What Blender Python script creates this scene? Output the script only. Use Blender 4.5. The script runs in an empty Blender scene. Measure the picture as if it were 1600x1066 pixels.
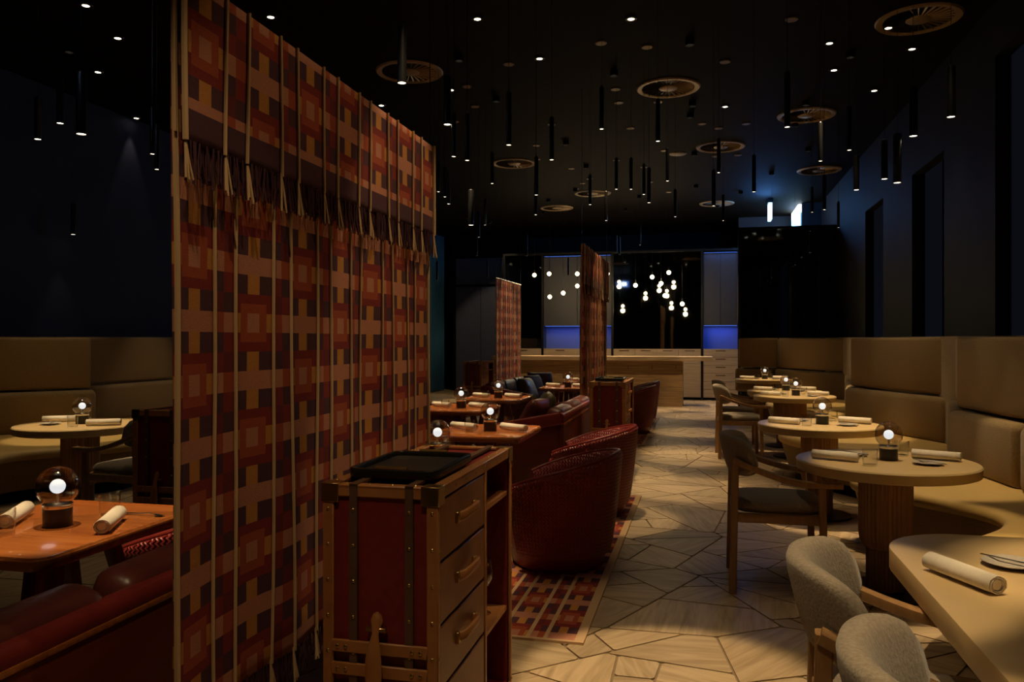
import bpy, bmesh, math, random
from mathutils import Vector, Matrix
random.seed(7)
sc = bpy.context.scene
COL = sc.collection
PI = math.pi

# ---------------------------------------------------------------- camera, world, exposure
F = 1240.0; HOR = 530.0; VX = 1098.0; EYE = 1.40
YAW = math.atan((VX-800)/F); CY, SY = math.cos(YAW), math.sin(YAW)
cam = bpy.data.cameras.new('camera'); cam.sensor_width = 36; cam.lens = F*36/1600
cam.shift_y = -(533-HOR)/1600; cam.clip_start = .05; cam.clip_end = 100
co = bpy.data.objects.new('camera', cam); COL.objects.link(co)
co.location = (0, 0, EYE); co.rotation_euler = (PI/2, 0, YAW); sc.camera = co
w = bpy.data.worlds.new('world'); sc.world = w; w.use_nodes = True
w.node_tree.nodes['Background'].inputs[0].default_value = (.01, .012, .02, 1)
w.node_tree.nodes['Background'].inputs[1].default_value = .3
sc.view_settings.view_transform = 'Standard'; sc.view_settings.look = 'None'
sc.view_settings.exposure = 0.0; sc.view_settings.gamma = 1
sc.view_settings.use_curve_mapping = False
SPOT_W = 12.0      # watts of one ceiling spot
PEND_W = 3.2       # watts of one pendant

CEIL = 4.20; WR = 2.36; WL = -7.05; YB = 21.5; YF = -4.0

def ray(px, py):
    a, b = (px-800)/F, (HOR-py)/F
    return a*CY-SY, a*SY+CY, b
def at(px, py, z):
    x, y, b = ray(px, py); s = (z-EYE)/b
    return Vector((x*s, y*s, z))
def onY(px, py, Y):
    x, y, b = ray(px, py); s = Y/y
    return Vector((x*s, Y, EYE+b*s))
def onX(px, py, X):
    x, y, b = ray(px, py); s = X/x
    return Vector((X, y*s, EYE+b*s))

# ---------------------------------------------------------------- materials
MATS = {}
def mat(name, col, rough=.5, metal=0, emit=None, es=0, coat=0, spec=.5, sheen=0):
    m = bpy.data.materials.new(name); m.use_nodes = True
    b = m.node_tree.nodes['Principled BSDF']
    b.inputs['Base Color'].default_value = (*col, 1)
    b.inputs['Roughness'].default_value = rough
    b.inputs['Metallic'].default_value = metal
    b.inputs['Specular IOR Level'].default_value = spec
    b.inputs['Coat Weight'].default_value = coat
    b.inputs['Sheen Weight'].default_value = sheen
    if emit:
        b.inputs['Emission Color'].default_value = (*emit, 1)
        b.inputs['Emission Strength'].default_value = es
    MATS[name] = m
    return m
def nd(m, t, **kw):
    n = m.node_tree.nodes.new(t)
    for k, v in kw.items(): setattr(n, k, v)
    return n
def lk(m, a, b): m.node_tree.links.new(a, b)
def noisy(name, c1, c2, scale=(8, 8, 8), rough=.5, bump=.1, bscale=None, detail=5, coat=0, dist=0, metal=0, sheen=0, bdist=.004):
    m = mat(name, c1, rough, metal, coat=coat, sheen=sheen)
    b = m.node_tree.nodes['Principled BSDF']
    tc = nd(m, 'ShaderNodeTexCoord'); mp = nd(m, 'ShaderNodeMapping')
    mp.inputs['Scale'].default_value = scale
    lk(m, tc.outputs['Object'], mp.inputs[0])
    n = nd(m, 'ShaderNodeTexNoise'); n.inputs['Scale'].default_value = 1
    n.inputs['Detail'].default_value = detail; n.inputs['Distortion'].default_value = dist
    lk(m, mp.outputs[0], n.inputs['Vector'])
    r = nd(m, 'ShaderNodeValToRGB')
    r.color_ramp.elements[0].position = .3; r.color_ramp.elements[0].color = (*c1, 1)
    r.color_ramp.elements[1].position = .7; r.color_ramp.elements[1].color = (*c2, 1)
    lk(m, n.outputs['Fac'], r.inputs[0]); lk(m, r.outputs[0], b.inputs['Base Color'])
    if bump:
        bp = nd(m, 'ShaderNodeBump'); bp.inputs['Strength'].default_value = bump; bp.inputs['Distance'].default_value = bdist
        n2 = n
        if bscale:
            n2 = nd(m, 'ShaderNodeTexNoise'); n2.inputs['Scale'].default_value = bscale
            lk(m, tc.outputs['Object'], n2.inputs['Vector'])
        lk(m, n2.outputs['Fac'], bp.inputs['Height']); lk(m, bp.outputs[0], b.inputs['Normal'])
    return m
def glassy(name, tint, ior=1.45, base=.04):
    # thin glass: see-through with a mirror sheen following Fresnel
    m = bpy.data.materials.new(name); m.use_nodes = True
    m.node_tree.nodes.clear()
    o = nd(m, 'ShaderNodeOutputMaterial'); mx = nd(m, 'ShaderNodeMixShader')
    t = nd(m, 'ShaderNodeBsdfTransparent'); t.inputs[0].default_value = (*tint, 1)
    g = nd(m, 'ShaderNodeBsdfGlossy'); g.inputs['Roughness'].default_value = .02
    f = nd(m, 'ShaderNodeLayerWeight'); f.inputs['Blend'].default_value = .5
    pw = nd(m, 'ShaderNodeMath', operation='POWER'); lk(m, f.outputs['Facing'], pw.inputs[0]); pw.inputs[1].default_value = ior
    mr = nd(m, 'ShaderNodeMapRange'); mr.inputs['To Min'].default_value = base; mr.inputs['To Max'].default_value = .9; lk(m, pw.outputs[0], mr.inputs[0])
    lk(m, mr.outputs[0], mx.inputs[0]); lk(m, t.outputs[0], mx.inputs[1]); lk(m, g.outputs[0], mx.inputs[2])
    lk(m, mx.outputs[0], o.inputs[0])
    MATS[name] = m
    return m

noisy('ceiling_paint', (.0042, .0030, .0024), (.005, .0036, .0028), rough=.75, bump=0)
noisy('wall_blue', (.028, .036, .080), (.032, .041, .090), (2, 2, 2), rough=.6, bump=.05)
noisy('panel_grey', (.016, .017, .021), (.019, .020, .025), (2, 2, 2), rough=.65, bump=.03)
mat('recess_black', (.006, .007, .009), .8)
mat('black', (.008, .008, .009), .45)
mat('black_metal', (.010, .010, .011), .35, .3)
noisy('wall_dark', (.022, .024, .034), (.026, .028, .040), (2, 2, 2), rough=.6, bump=0)
noisy('grout', (.27, .185, .105), (.22, .15, .085), (20, 20, 20), rough=.85)
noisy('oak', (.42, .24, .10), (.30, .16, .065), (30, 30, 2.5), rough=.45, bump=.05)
noisy('oak_shaded', (.26, .14, .06), (.18, .09, .04), (30, 30, 2.5), rough=.5, bump=.05)  # oak with the shade under the table top put into its colour
noisy('red_wood', (.50, .17, .042), (.33, .09, .022), (2.5, 34, 34), rough=.22, bump=.02, coat=.5)
noisy('red_wood_dark', (.17, .032, .016), (.12, .022, .012), (3, 3, 25), rough=.38, bump=.03)
noisy('travertine', (.50, .36, .21), (.34, .23, .125), (1.2, 1.2, 26), rough=.45, bump=.08, dist=1.2)
noisy('bar_veneer', (.56, .41, .25), (.42, .29, .17), (1.5, 1.5, 30), rough=.5, bump=.04, dist=.6)
noisy('bar_front', (.44, .28, .13), (.19, .115, .055), (.9, .9, 18), rough=.45, bump=.08, dist=1.5)
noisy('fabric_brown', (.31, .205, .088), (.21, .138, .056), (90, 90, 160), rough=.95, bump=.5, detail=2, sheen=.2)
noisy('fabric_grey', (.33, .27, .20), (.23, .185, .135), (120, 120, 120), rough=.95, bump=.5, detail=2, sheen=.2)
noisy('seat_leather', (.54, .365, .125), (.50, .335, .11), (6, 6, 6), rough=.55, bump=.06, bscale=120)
noisy('table_top', (.60, .43, .21), (.57, .405, .195), (5, 5, 5), rough=.42, bump=0)
noisy('red_leather', (.26, .030, .022), (.19, .020, .016), (9, 9, 9), rough=.36, bump=.15, bscale=60)
noisy('brown_leather', (.17, .040, .026), (.11, .026, .018), (7, 7, 7), rough=.34, bump=.35, bscale=14, bdist=.01)
noisy('plum_leather', (.16, .060, .062), (.11, .042, .046), (7, 7, 7), rough=.62, bump=.35, bscale=14, bdist=.01)
noisy('olive_leather', (.12, .090, .040), (.085, .062, .03), (7, 7, 7), rough=.36, bump=.35, bscale=14, bdist=.01)
noisy('trunk_red', (.21, .018, .016), (.17, .014, .013), (40, 40, 40), rough=.5, bump=.1)
noisy('tan_leather', (.42, .17, .052), (.34, .13, .04), (14, 14, 14), rough=.42, bump=.12, bscale=80)
noisy('drawer_tan', (.33, .14, .055), (.28, .115, .045), (10, 10, 10), rough=.5, bump=.08, bscale=80)
noisy('strap_brown', (.12, .060, .030), (.10, .048, .024), (20, 20, 20), rough=.5)
mat('brass', (.50, .33, .13), .32, 1)
mat('steel', (.55, .52, .48), .22, 1)
noisy('tray_leather', (.020, .018, .015), (.03, .027, .022), (60, 60, 60), rough=.5, bump=.3)
mat('tray_rim', (.03, .026, .02), .25, .6)
noisy('napkin', (.80, .72, .60), (.74, .66, .54), (60, 60, 60), rough=.95, bump=.2)
noisy('plate', (.52, .47, .40), (.42, .37, .31), (40, 40, 40), rough=.3, bump=.02)
mat('lamp_base', (.012, .011, .010), .35, .2)
mat('lamp_core', (.9, .95, 1), .4, emit=(.72, .86, 1), es=1.25)
mat('bulb', (1, .9, .7), .4, emit=(1, .78, .42), es=14)
mat('spot_lens', (1, .95, .85), .4, emit=(1, .84, .58), es=7)
mat('disc_metal', (.2, .15, .09), .5, .2)
mat('vent_metal', (.30, .22, .125), .45, .2)
noisy('curtain', (.05, .21, .42), (.04, .165, .34), (30, 30, 2), rough=.85, bump=.05)
mat('cabinet_grey', (.042, .040, .045), .5)
mat('niche_led_tint', (.10, .15, .42), .6)  # blue of the LED light put into the panel's base colour
mat('led_blue', (.1, .3, 1), .5, emit=(.08, .22, 1), es=.8)
mat('exit_glow', (.4, .8, 1), .5, emit=(.25, .62, 1), es=9)
mat('exit_white', (1, 1, 1), .5, emit=(.75, .92, 1), es=14)
mat('mirror', (.34, .36, .35), .03, 1)
mat('partition_glass', (.20, .24, .27), .04, 1)
mat('bottle_green', (.03, .06, .03), .1, coat=.5)
mat('cord_beige', (.56, .36, .19), .95)
mat('rope_dark', (.06, .014, .022), .9)
for n_, c_ in (('weave_pink', (.56, .22, .13)), ('weave_purple', (.090, .026, .040)), ('weave_darkred', (.25, .022, .016)),
               ('weave_red', (.42, .075, .026)), ('weave_orange', (.58, .235, .045)), ('weave_maroon', (.17, .018, .018))):
    noisy(n_, c_, tuple(x*.75 for x in c_), (160, 160, 420), rough=.95, bump=.5, detail=2, bdist=.002)
glassy('smoke_glass', (.80, .74, .66), 2.2, .10)
glassy('clear_glass', (.97, .97, .96), 3.0, .04)

for n_ in ('ceiling_paint', 'wall_blue', 'panel_grey', 'recess_black', 'wall_dark', 'black'):
    MATS[n_].node_tree.nodes['Principled BSDF'].inputs['Specular IOR Level'].default_value = .06
noisy('door_blue', (.08, .088, .15), (.088, .097, .165), (2, 2, 2), rough=.6, bump=0)
# woven leather: two crossing wave bands as a basket weave
m = MATS['woven_leather'] = mat('woven_leather', (.27, .028, .025), .38)
b = m.node_tree.nodes['Principled BSDF']
tc = nd(m, 'ShaderNodeTexCoord'); ck = nd(m, 'ShaderNodeTexChecker'); ck.inputs['Scale'].default_value = 1
uv = nd(m, 'ShaderNodeUVMap'); mp = nd(m, 'ShaderNodeMapping'); mp.inputs['Scale'].default_value = (62, 62, 1); mp.inputs['Rotation'].default_value = (0, 0, PI/4)
lk(m, uv.outputs[0], mp.inputs[0]); lk(m, mp.outputs[0], ck.inputs['Vector'])
w1 = nd(m, 'ShaderNodeTexWave', bands_direction='X'); w1.inputs['Scale'].default_value = .314
w2 = nd(m, 'ShaderNodeTexWave', bands_direction='Y'); w2.inputs['Scale'].default_value = .314
lk(m, mp.outputs[0], w1.inputs['Vector']); lk(m, mp.outputs[0], w2.inputs['Vector'])
mxw = nd(m, 'ShaderNodeMix'); lk(m, ck.outputs['Fac'], mxw.inputs[0]); lk(m, w1.outputs['Fac'], mxw.inputs[2]); lk(m, w2.outputs['Fac'], mxw.inputs[3])
bp = nd(m, 'ShaderNodeBump'); bp.inputs['Strength'].default_value = .8; bp.inputs['Distance'].default_value = .006
lk(m, mxw.outputs[0], bp.inputs['Height']); lk(m, bp.outputs[0], b.inputs['Normal'])

# paving stone: veined sandstone, vein direction and tone vary from stone to stone
m = mat('paving_stone', (.4, .3, .19), .5); b = m.node_tree.nodes['Principled BSDF']
tc = nd(m, 'ShaderNodeTexCoord'); oi = nd(m, 'ShaderNodeObjectInfo'); gi = nd(m, 'ShaderNodeNewGeometry')
ad = nd(m, 'ShaderNodeMath', operation='ADD'); lk(m, oi.outputs['Random'], ad.inputs[0]); lk(m, gi.outputs['Random Per Island'], ad.inputs[1])
ml = nd(m, 'ShaderNodeMath', operation='MULTIPLY'); lk(m, ad.outputs[0], ml.inputs[0]); ml.inputs[1].default_value = 6.3
vr = nd(m, 'ShaderNodeVectorRotate', rotation_type='Z_AXIS'); lk(m, gi.outputs['Position'], vr.inputs['Vector']); lk(m, ml.outputs[0], vr.inputs['Angle'])
mp = nd(m, 'ShaderNodeMapping'); mp.inputs['Scale'].default_value = (1.6, 16, 1); lk(m, vr.outputs[0], mp.inputs[0])
n = nd(m, 'ShaderNodeTexNoise'); n.inputs['Scale'].default_value = 1.6; n.inputs['Detail'].default_value = 6; n.inputs['Distortion'].default_value = .8
lk(m, mp.outputs[0], n.inputs['Vector'])
r = nd(m, 'ShaderNodeValToRGB'); r.color_ramp.elements[0].position = .28; r.color_ramp.elements[0].color = (.33, .225, .12, 1)
r.color_ramp.elements[1].position = .66; r.color_ramp.elements[1].color = (.53, .395, .24, 1)
lk(m, n.outputs['Fac'], r.inputs[0])
hs = nd(m, 'ShaderNodeHueSaturation'); fr = nd(m, 'ShaderNodeMath', operation='FRACT'); lk(m, ml.outputs[0], fr.inputs[0])
mr = nd(m, 'ShaderNodeMapRange'); mr.inputs['To Min'].default_value = .82; mr.inputs['To Max'].default_value = 1.12
lk(m, fr.outputs[0], mr.inputs[0]); lk(m, mr.outputs[0], hs.inputs['Value']); lk(m, r.outputs[0], hs.inputs['Color'])
lk(m, hs.outputs[0], b.inputs['Base Color'])
bp = nd(m, 'ShaderNodeBump'); bp.inputs['Strength'].default_value = .12; bp.inputs['Distance'].default_value = .004
lk(m, n.outputs['Fac'], bp.inputs['Height']); lk(m, bp.outputs[0], b.inputs['Normal'])

# ---------------------------------------------------------------- mesh helpers
class G:
    def __init__(s): s.v = []; s.f = []; s.mi = []; s.uv = {}
    def add(s, vs, fs, mi=0):
        o = len(s.v); s.v += [tuple(x) for x in vs]
        for f in fs: s.f.append(tuple(i+o for i in f)); s.mi.append(mi)
        return s
    def box(s, x0, x1, y0, y1, z0, z1, mi=0):
        return s.add([(x0,y0,z0),(x1,y0,z0),(x1,y1,z0),(x0,y1,z0),(x0,y0,z1),(x1,y0,z1),(x1,y1,z1),(x0,y1,z1)],
                     [(0,3,2,1),(4,5,6,7),(0,1,5,4),(1,2,6,5),(2,3,7,6),(3,0,4,7)], mi)
    def lathe(s, prof, c=(0,0,0), n=24, mi=0, flute=0, fn=0, axis='z', cap=True):
        k = len(prof); vs = []
        for j in range(n):
            a = 2*PI*j/n
            for r, z in prof:
                rr = r*(1+flute*(abs(math.cos(a*fn/2))-.5)) if flute else r
                x, y = rr*math.cos(a), rr*math.sin(a)
                if axis == 'x': vs.append((c[0]+z, c[1]+x, c[2]+y))
                elif axis == 'y': vs.append((c[0]+x, c[1]+z, c[2]+y))
                else: vs.append((c[0]+x, c[1]+y, c[2]+z))
        fs = []
        for j in range(n):
            q = (j+1) % n
            for i in range(k-1): fs.append((j*k+i, q*k+i, q*k+i+1, j*k+i+1))
        s.add(vs, fs, mi)
        o = len(s.v)-len(vs)
        if cap and prof[0][0] > 1e-5: s.f.append(tuple(o+j*k for j in reversed(range(n)))); s.mi.append(mi)
        if cap and prof[-1][0] > 1e-5: s.f.append(tuple(o+j*k+k-1 for j in range(n))); s.mi.append(mi)
        return s
    def cyl(s, r, z0, z1, c=(0,0), n=20, mi=0): return s.lathe([(r, z0), (r, z1)], (c[0], c[1], 0), n, mi)
    def tube(s, pts, r, n=8, mi=0, sq=None):
        pts = [Vector(p) for p in pts]; k = len(pts); vs = []; up = Vector((0, 0, 1))
        for i, p in enumerate(pts):
            d = (pts[min(i+1, k-1)]-pts[max(i-1, 0)]).normalized()
            u = up if abs(d.z) < .95 else Vector((0, 1, 0))
            a = d.cross(u).normalized(); bb = a.cross(d).normalized()
            rr = r[i] if isinstance(r, (list, tuple)) else r
            for j in range(n):
                t = 2*PI*j/n
                ca, sa = math.cos(t), math.sin(t)
                if sq:
                    e = .35; ca = math.copysign(abs(ca)**e, ca)*sq[0]; sa = math.copysign(abs(sa)**e, sa)*sq[1]
                    vs.append(p+a*ca+bb*sa)
                else: vs.append(p+a*(ca*rr)+bb*(sa*rr))
        fs = [(i*n+j, i*n+(j+1) % n, (i+1)*n+(j+1) % n, (i+1)*n+j) for i in range(k-1) for j in range(n)]
        fs += [tuple(reversed(range(n))), tuple((k-1)*n+j for j in range(n))]
        return s.add(vs, fs, mi)
    def prism(s, poly, z0, z1, mi=0):
        k = len(poly)
        return s.add([(x, y, z0) for x, y in poly]+[(x, y, z1) for x, y in poly],
                     [tuple(reversed(range(k))), tuple(range(k, 2*k))]+[(i, (i+1) % k, k+(i+1) % k, k+i) for i in range(k)], mi)
    def build(s, name, mats, parent=None, smooth=40, bevel=0, seg=2, loc=None, rot=None):
        me = bpy.data.meshes.new(name)
        me.from_pydata(s.v, [], s.f)
        if isinstance(mats, str): mats = [mats]
        for x in mats: me.materials.append(MATS[x])
        if len(mats) > 1: me.polygons.foreach_set('material_index', s.mi)
        bm = bmesh.new(); bm.from_mesh(me)
        if bevel: bmesh.ops.bevel(bm, geom=bm.edges[:], offset=bevel, segments=seg, profile=.5, affect='EDGES', clamp_overlap=True)
        bmesh.ops.recalc_face_normals(bm, faces=bm.faces[:]); bm.to_mesh(me); bm.free()
        if smooth:
            me.polygons.foreach_set('use_smooth', [True]*len(me.polygons)); me.set_sharp_from_angle(angle=math.radians(smooth))
        o = bpy.data.objects.new(name, me); COL.objects.link(o)
        if parent: o.parent = parent
        if loc is not None: o.location = loc
        if rot is not None: o.rotation_euler = rot
        return o
def tag(o, label=None, cat=None, group=None, kind=None):
    if label: o['label'] = label
    if cat: o['category'] = cat
    if group: o['group'] = group
    if kind: o['kind'] = kind
    return o
def thing(name, label, cat, loc=(0,0,0), rz=0, group=None):
    o = bpy.data.objects.new(name, None); COL.objects.link(o); o.empty_display_size = .1
    o.location = loc; o.rotation_euler = (0, 0, rz)
    return tag(o, label, cat, group)
def dup(root, loc, rz=None, label=None, group=None, parent=None):
    r = root.copy(); COL.objects.link(r); r.location = loc
    if rz is not None: r.rotation_euler = (0, 0, rz)
    if label: r['label'] = label
    if group: r['group'] = group
    for ch in root.children:
        c = ch.copy(); COL.objects.link(c); c.parent = r
        for g in ch.children:
            d = g.copy(); COL.objects.link(d); d.parent = c
    return r
def struct(o): o['kind'] = 'structure'; return o
def spot(name, loc, watts, angle, parent=None, col=(1, .73, .40), blend=.5, radius=.03):
    l = bpy.data.lights.new(name, 'SPOT'); l.energy = watts; l.spot_size = math.radians(angle); l.spot_blend = blend
    l.color = col; l.shadow_soft_size = radius
    o = bpy.data.objects.new(name, l); COL.objects.link(o); o.location = loc
    if parent: o.parent = parent
    return o

# ---------------------------------------------------------------- structure
struct(G().box(WL-.2, WR+.2, YF, YB+.2, -.10, -.008).build('floor', 'grout', smooth=0))
FLOOR = bpy.data.objects['floor']
struct(G().box(WL-.2, WR+.6, YF-.2, YB+.2, CEIL, CEIL+.1).build('ceiling', 'ceiling_paint', smooth=0))
struct(G().box(WL-.2, WL, YF-.2, YB+.2, -.1, CEIL).build('wall_left', 'wall_blue', smooth=0))
struct(G().box(WL-.2, WR+.6, YF-.2, YF, -.1, CEIL).build('wall_front', 'wall_dark', smooth=0))
struct(G().box(WL, WR+.6, YB, YB+.2, -.1, CEIL).build('wall_back', 'wall_dark', smooth=0))
# right wall: grey piers between tall dark recesses
wr = G(); wr.box(WR, WR+.12, YF, 3.0, -.1, CEIL)
edges = [onX(px, 400, WR).y for px in (1555, 1475, 1425, 1380, 1352)]     # recess borders, near to far
# piers
rec = [(3.3, edges[0], 3.75), (edges[1], edges[2], 3.30), (edges[3], edges[4], 3.30)]
segs = []; y = 3.0
for a, bq, top in rec:
    segs.append((y, a)); y = bq
segs.append((y, YB))
for a, bq in segs: wr.box(WR, WR+.12, a, bq, -.1, CEIL)
for a, bq, top in rec: wr.box(WR, WR+.12, a, bq, top, CEIL)
struct(wr.build('wall_right', 'panel_grey', smooth=0))
rb = G()
for a, bq, top in rec: rb.box(WR+.40, WR+.44, a-.3, bq+.3, -.1, CEIL)
struct(rb.build('wall_recess', 'recess_black', smooth=0))

# crazy paving: polygons split at random until they have the size of a stone
def split(poly, p, d):
    nrm = Vector((-d.y, d.x)); A = []; B = []
    k = len(poly)
    for i in range(k):
        a, b2 = poly[i], poly[(i+1) % k]; da, db = (a-p).dot(nrm), (b2-p).dot(nrm)
        (A if da >= 0 else B).append(a)
        if da*db < 0:
            x = a+(b2-a)*(da/(da-db)); A.append(x); B.append(x)
    return A, B
def parea(p): return .5*sum(p[i].x*p[(i+1) % len(p)].y-p[(i+1) % len(p)].x*p[i].y for i in range(len(p)))
def inset(p, d):
    k = len(p); out = []
    for i in range(k):
        a, b2, c = p[i-1], p[i], p[(i+1) % k]
        e1, e2 = (b2-a).normalized(), (c-b2).normalized()
        n1, n2 = Vector((-e1.y, e1.x)), Vector((-e2.y, e2.x)); den = 1+n1.dot(n2)
        if den < .25: out.append(b2+(n1+n2)*d); continue
        out.append(b2+(n1+n2)*(d/den))
    return out
def stones(poly, rng, out, depth=0):
    ar = abs(parea(poly)); lim = rng.choice((.05, .11, .2, .36))
    if ar < lim or depth > 14: out.append(poly); return
    c = sum(poly, Vector((0, 0)))/len(poly)
    far = max(((a-b2).length, i, j) for i, a in enumerate(poly) for j, b2 in enumerate(poly) if i < j)
    ax = (poly[far[1]]-poly[far[2]]).normalized(); d = Vector((-ax.y, ax.x))
    t = rng.uniform(-.55, .55); d = Vector((d.x*math.cos(t)-d.y*math.sin(t), d.x*math.sin(t)+d.y*math.cos(t)))
    p = c+ax*rng.uniform(-.14, .14)*far[0]
    A, B = split(poly, p, d)
    if len(A) < 3 or len(B) < 3: out.append(poly); return
    stones(A, rng, out, depth+1); stones(B, rng, out, depth+1)
rng = random.Random(11); polys = []
seeds = []; yy = .3
while yy < YB+.6:
    xx = WL-.3
    while xx < WR+.6:
        seeds.append(Vector((xx+rng.uniform(-.42, .42), yy+rng.uniform(-.42, .42)))); xx += .98
    yy += .98
for p in seeds:
    poly = [Vector((WL, .1)), Vector((WR+.3, .1)), Vector((WR+.3, YB)), Vector((WL, YB))]
    for q in seeds:
        if q is p or (q-p).length > 3: continue
        n_ = (q-p).normalized(); poly = split(poly, (p+q)/2, Vector((-n_.y, n_.x)))[0]
        if len(poly) < 3: break
    if len(poly) >= 3 and abs(parea(poly)) > .01: stones(poly, rng, polys)
def stone_mesh(g, p):
    if parea(p) < 0: p = p[::-1]
    q = inset(p, .0055)
    if abs(parea(q)) < .004 or parea(q) < 0: return False
    # knock the corners off, as split stone has
    r_ = []
    for i in range(len(q)):
        a, b2, c = q[i-1], q[i], q[(i+1) % len(q)]
        la, lc = (a-b2).length, (c-b2).length; t = min(.012, .15*la, .15*lc)
        r_ += [b2+(a-b2).normalized()*t, b2+(c-b2).normalized()*t]
    g.prism([(v.x, v.y) for v in r_], -.03, 0); return True
def vis(p):
    c = sum(p, Vector((0, 0)))/len(p)
    t = -c.x*SY+c.y*CY
    if t < 1: return 0
    px = 800+F*(c.x*CY+c.y*SY)/t; py = HOR+F*EYE/t
    if not (-60 < px < 1660 and py < 1120): return 0
    seen = 1.0 if (-.9 < c.x < 1.6 and c.y > 2.4) else (.25 if c.x < -1.4 and px < 290 else .05)
    return abs(parea(p))*EYE/t**3*seen
order = sorted(polys, key=vis, reverse=True)
rest = G()
for i, p in enumerate(order):
    if i < 298:
        g = G()
        if stone_mesh(g, p): g.build('paving_stone', 'paving_stone', FLOOR, smooth=0)
    else: stone_mesh(rest, p)
tag(rest.build('paving', 'paving_stone', FLOOR, smooth=0), kind='stuff')

# ---------------------------------------------------------------- banquettes
def interp(keys, y):
    for (y0, x0), (y1, x1) in zip(keys, keys[1:]):
        if y0 <= y <= y1:
            t = (y-y0)/(y1-y0); t = (1-math.cos(PI*t))/2
            return x0+(x1-x0)*t
    return keys[-1][1] if y > keys[-1][0] else keys[0][1]
def cushion(name, a, b2, z0, z1, th, m, parent, toward, lean=0, bev=.05):
    """padded slab whose front face runs in plan from a to b2; toward = side it faces"""
    a, b2 = Vector(a), Vector(b2); d = (b2-a); L = d.length; d.normalize()
    n = Vector((-d.y, d.x))
    if n.dot(Vector(toward)) < 0: n = -n
    g = G(); g.box(0, L, -th, 0, z0, z1)
    o = g.build(name, m, parent, smooth=60, bevel=bev, seg=4)
    ang = math.atan2(d.y, d.x)
    flip = Vector((-d.y, d.x)).dot(n) < 0
    if flip: o.location = (b2.x, b2.y, 0); o.rotation_euler = (0, 0, ang+PI)
    else: o.location = (a.x, a.y, 0); o.rotation_euler = (0, 0, ang)
    return o
def banquette(name, label, facets, fkeys, xback, y0, y1, side):
    t = thing(name, label, 'banquette', (0, 0, 0))
    N = int((y1-y0)/.07); fr = []; 
    for i in range(N+1):
        y = y0+(y1-y0)*i/N; fr.append((interp(fkeys, y), y))
    poly = fr+[(xback, y1), (xback, y0)]
    sg = G(); e = .035
    # cushion profile: rounded lip along the wavy front
    prof = [(.05, .36), (.012, .375), (0, .40), (.006, .432), (.03, .448), (.10, .452)]
    k = len(prof); vs = []
    for i, (x, y) in enumerate(fr):
        p0, p1 = Vector(fr[max(i-1, 0)]), Vector(fr[min(i+1, N)]); d = (p1-p0).normalized()
        n = Vector((-d.y, d.x));
        if n.x*side < 0: n = -n                      # points into the seat
        for off, z in prof: vs.append((x+n.x*off, y+n.y*off, z))
        vs.append((xback, y, .452)); vs.append((xback, y, .36))
    kk = k+2
    fs = [(i*kk+j, (i+1)*kk+j, (i+1)*kk+j+1, i*kk+j+1) for i in range(N) for j in range(kk-1)]
    fs += [tuple(range(kk)), tuple(N*kk+j for j in range(kk))]
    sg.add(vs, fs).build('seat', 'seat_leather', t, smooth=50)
    # upholstered front, tapering in towards a black plinth
    vs = []
    for i, (x, y) in enumerate(fr):
        p0, p1 = Vector(fr[max(i-1, 0)]), Vector(fr[min(i+1, N)]); d = (p1-p0).normalized(); n = Vector((-d.y, d.x))
        if n.x*side < 0: n = -n
        for off, z in ((.035, .365), (.05, .30), (.11, .10)): vs.append((x+n.x*off, y+n.y*off, z))
        vs.append((xback, y, .10)); vs.append((xback, y, .365))
    fs = [(i*5+j, (i+1)*5+j, (i+1)*5+(j+1) % 5, i*5+(j+1) % 5) for i in range(N) for j in range(5)]
    fs += [tuple(range(5)), tuple(N*5+j for j in range(5))]
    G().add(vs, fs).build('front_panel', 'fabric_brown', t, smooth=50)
    vs = []
    for i, (x, y) in enumerate(fr):
        xx = x+.17*side; vs += [(xx, y, 0), (xx, y, .101), (xback, y, .101), (xback, y, 0)]
    fs = [(i*4+j, (i+1)*4+j, (i+1)*4+(j+1) % 4, i*4+(j+1) % 4) for i in range(N) for j in range(4)]
    fs += [(0, 1, 2, 3), tuple(N*4+j for j in range(4))]
    G().add(vs, fs).build('plinth', 'black', t, smooth=50)
    for a, b2 in facets:
        tw = (-side, -.2)
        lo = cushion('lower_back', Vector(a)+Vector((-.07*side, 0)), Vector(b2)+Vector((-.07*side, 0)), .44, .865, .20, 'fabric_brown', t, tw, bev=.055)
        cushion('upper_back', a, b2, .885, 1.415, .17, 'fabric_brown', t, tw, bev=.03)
    return t
RF = [((1.99, .6), (2.0, 3.6)), ((2.0, 3.6), (1.98, 5.55)), ((1.98, 5.6), (1.86, 6.62)), ((1.90, 6.7), (2.20, 7.85)), ((2.20, 7.9), (1.58, 9.4)),
      ((1.62, 9.45), (2.20, 13.1)), ((2.22, 13.15), (1.31, 14.95)), ((1.31, 15.0), (.64, 15.12))]
rbk = banquette('banquette', 'long scalloped brown fabric banquette with ochre seat along the pier wall', RF,
          [(.6, 1.52), (2.6, 1.52), (3.72, .98), (4.80, 1.56), (5.82, .98), (6.75, 1.45), (8.4, .74), (10.3, 1.50), (12.5, .92), (14.1, 1.42), (15.1, .80)], 2.2, .6, 15.1, 1)
G().box(2.14, 2.355, .6, 15.2, 0, 1.425).build('back_frame', 'fabric_brown', rbk, bevel=.01)
LF = [((-6.88, 4.6), (-6.86, 6.35)), ((-6.86, 6.35), (-6.27, 7.1)), ((-6.30, 7.12), (-6.80, 7.62)), ((-6.80, 7.65), (-6.76, 9.1)), ((-6.76, 9.15), (-6.30, 10.2))]
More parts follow.
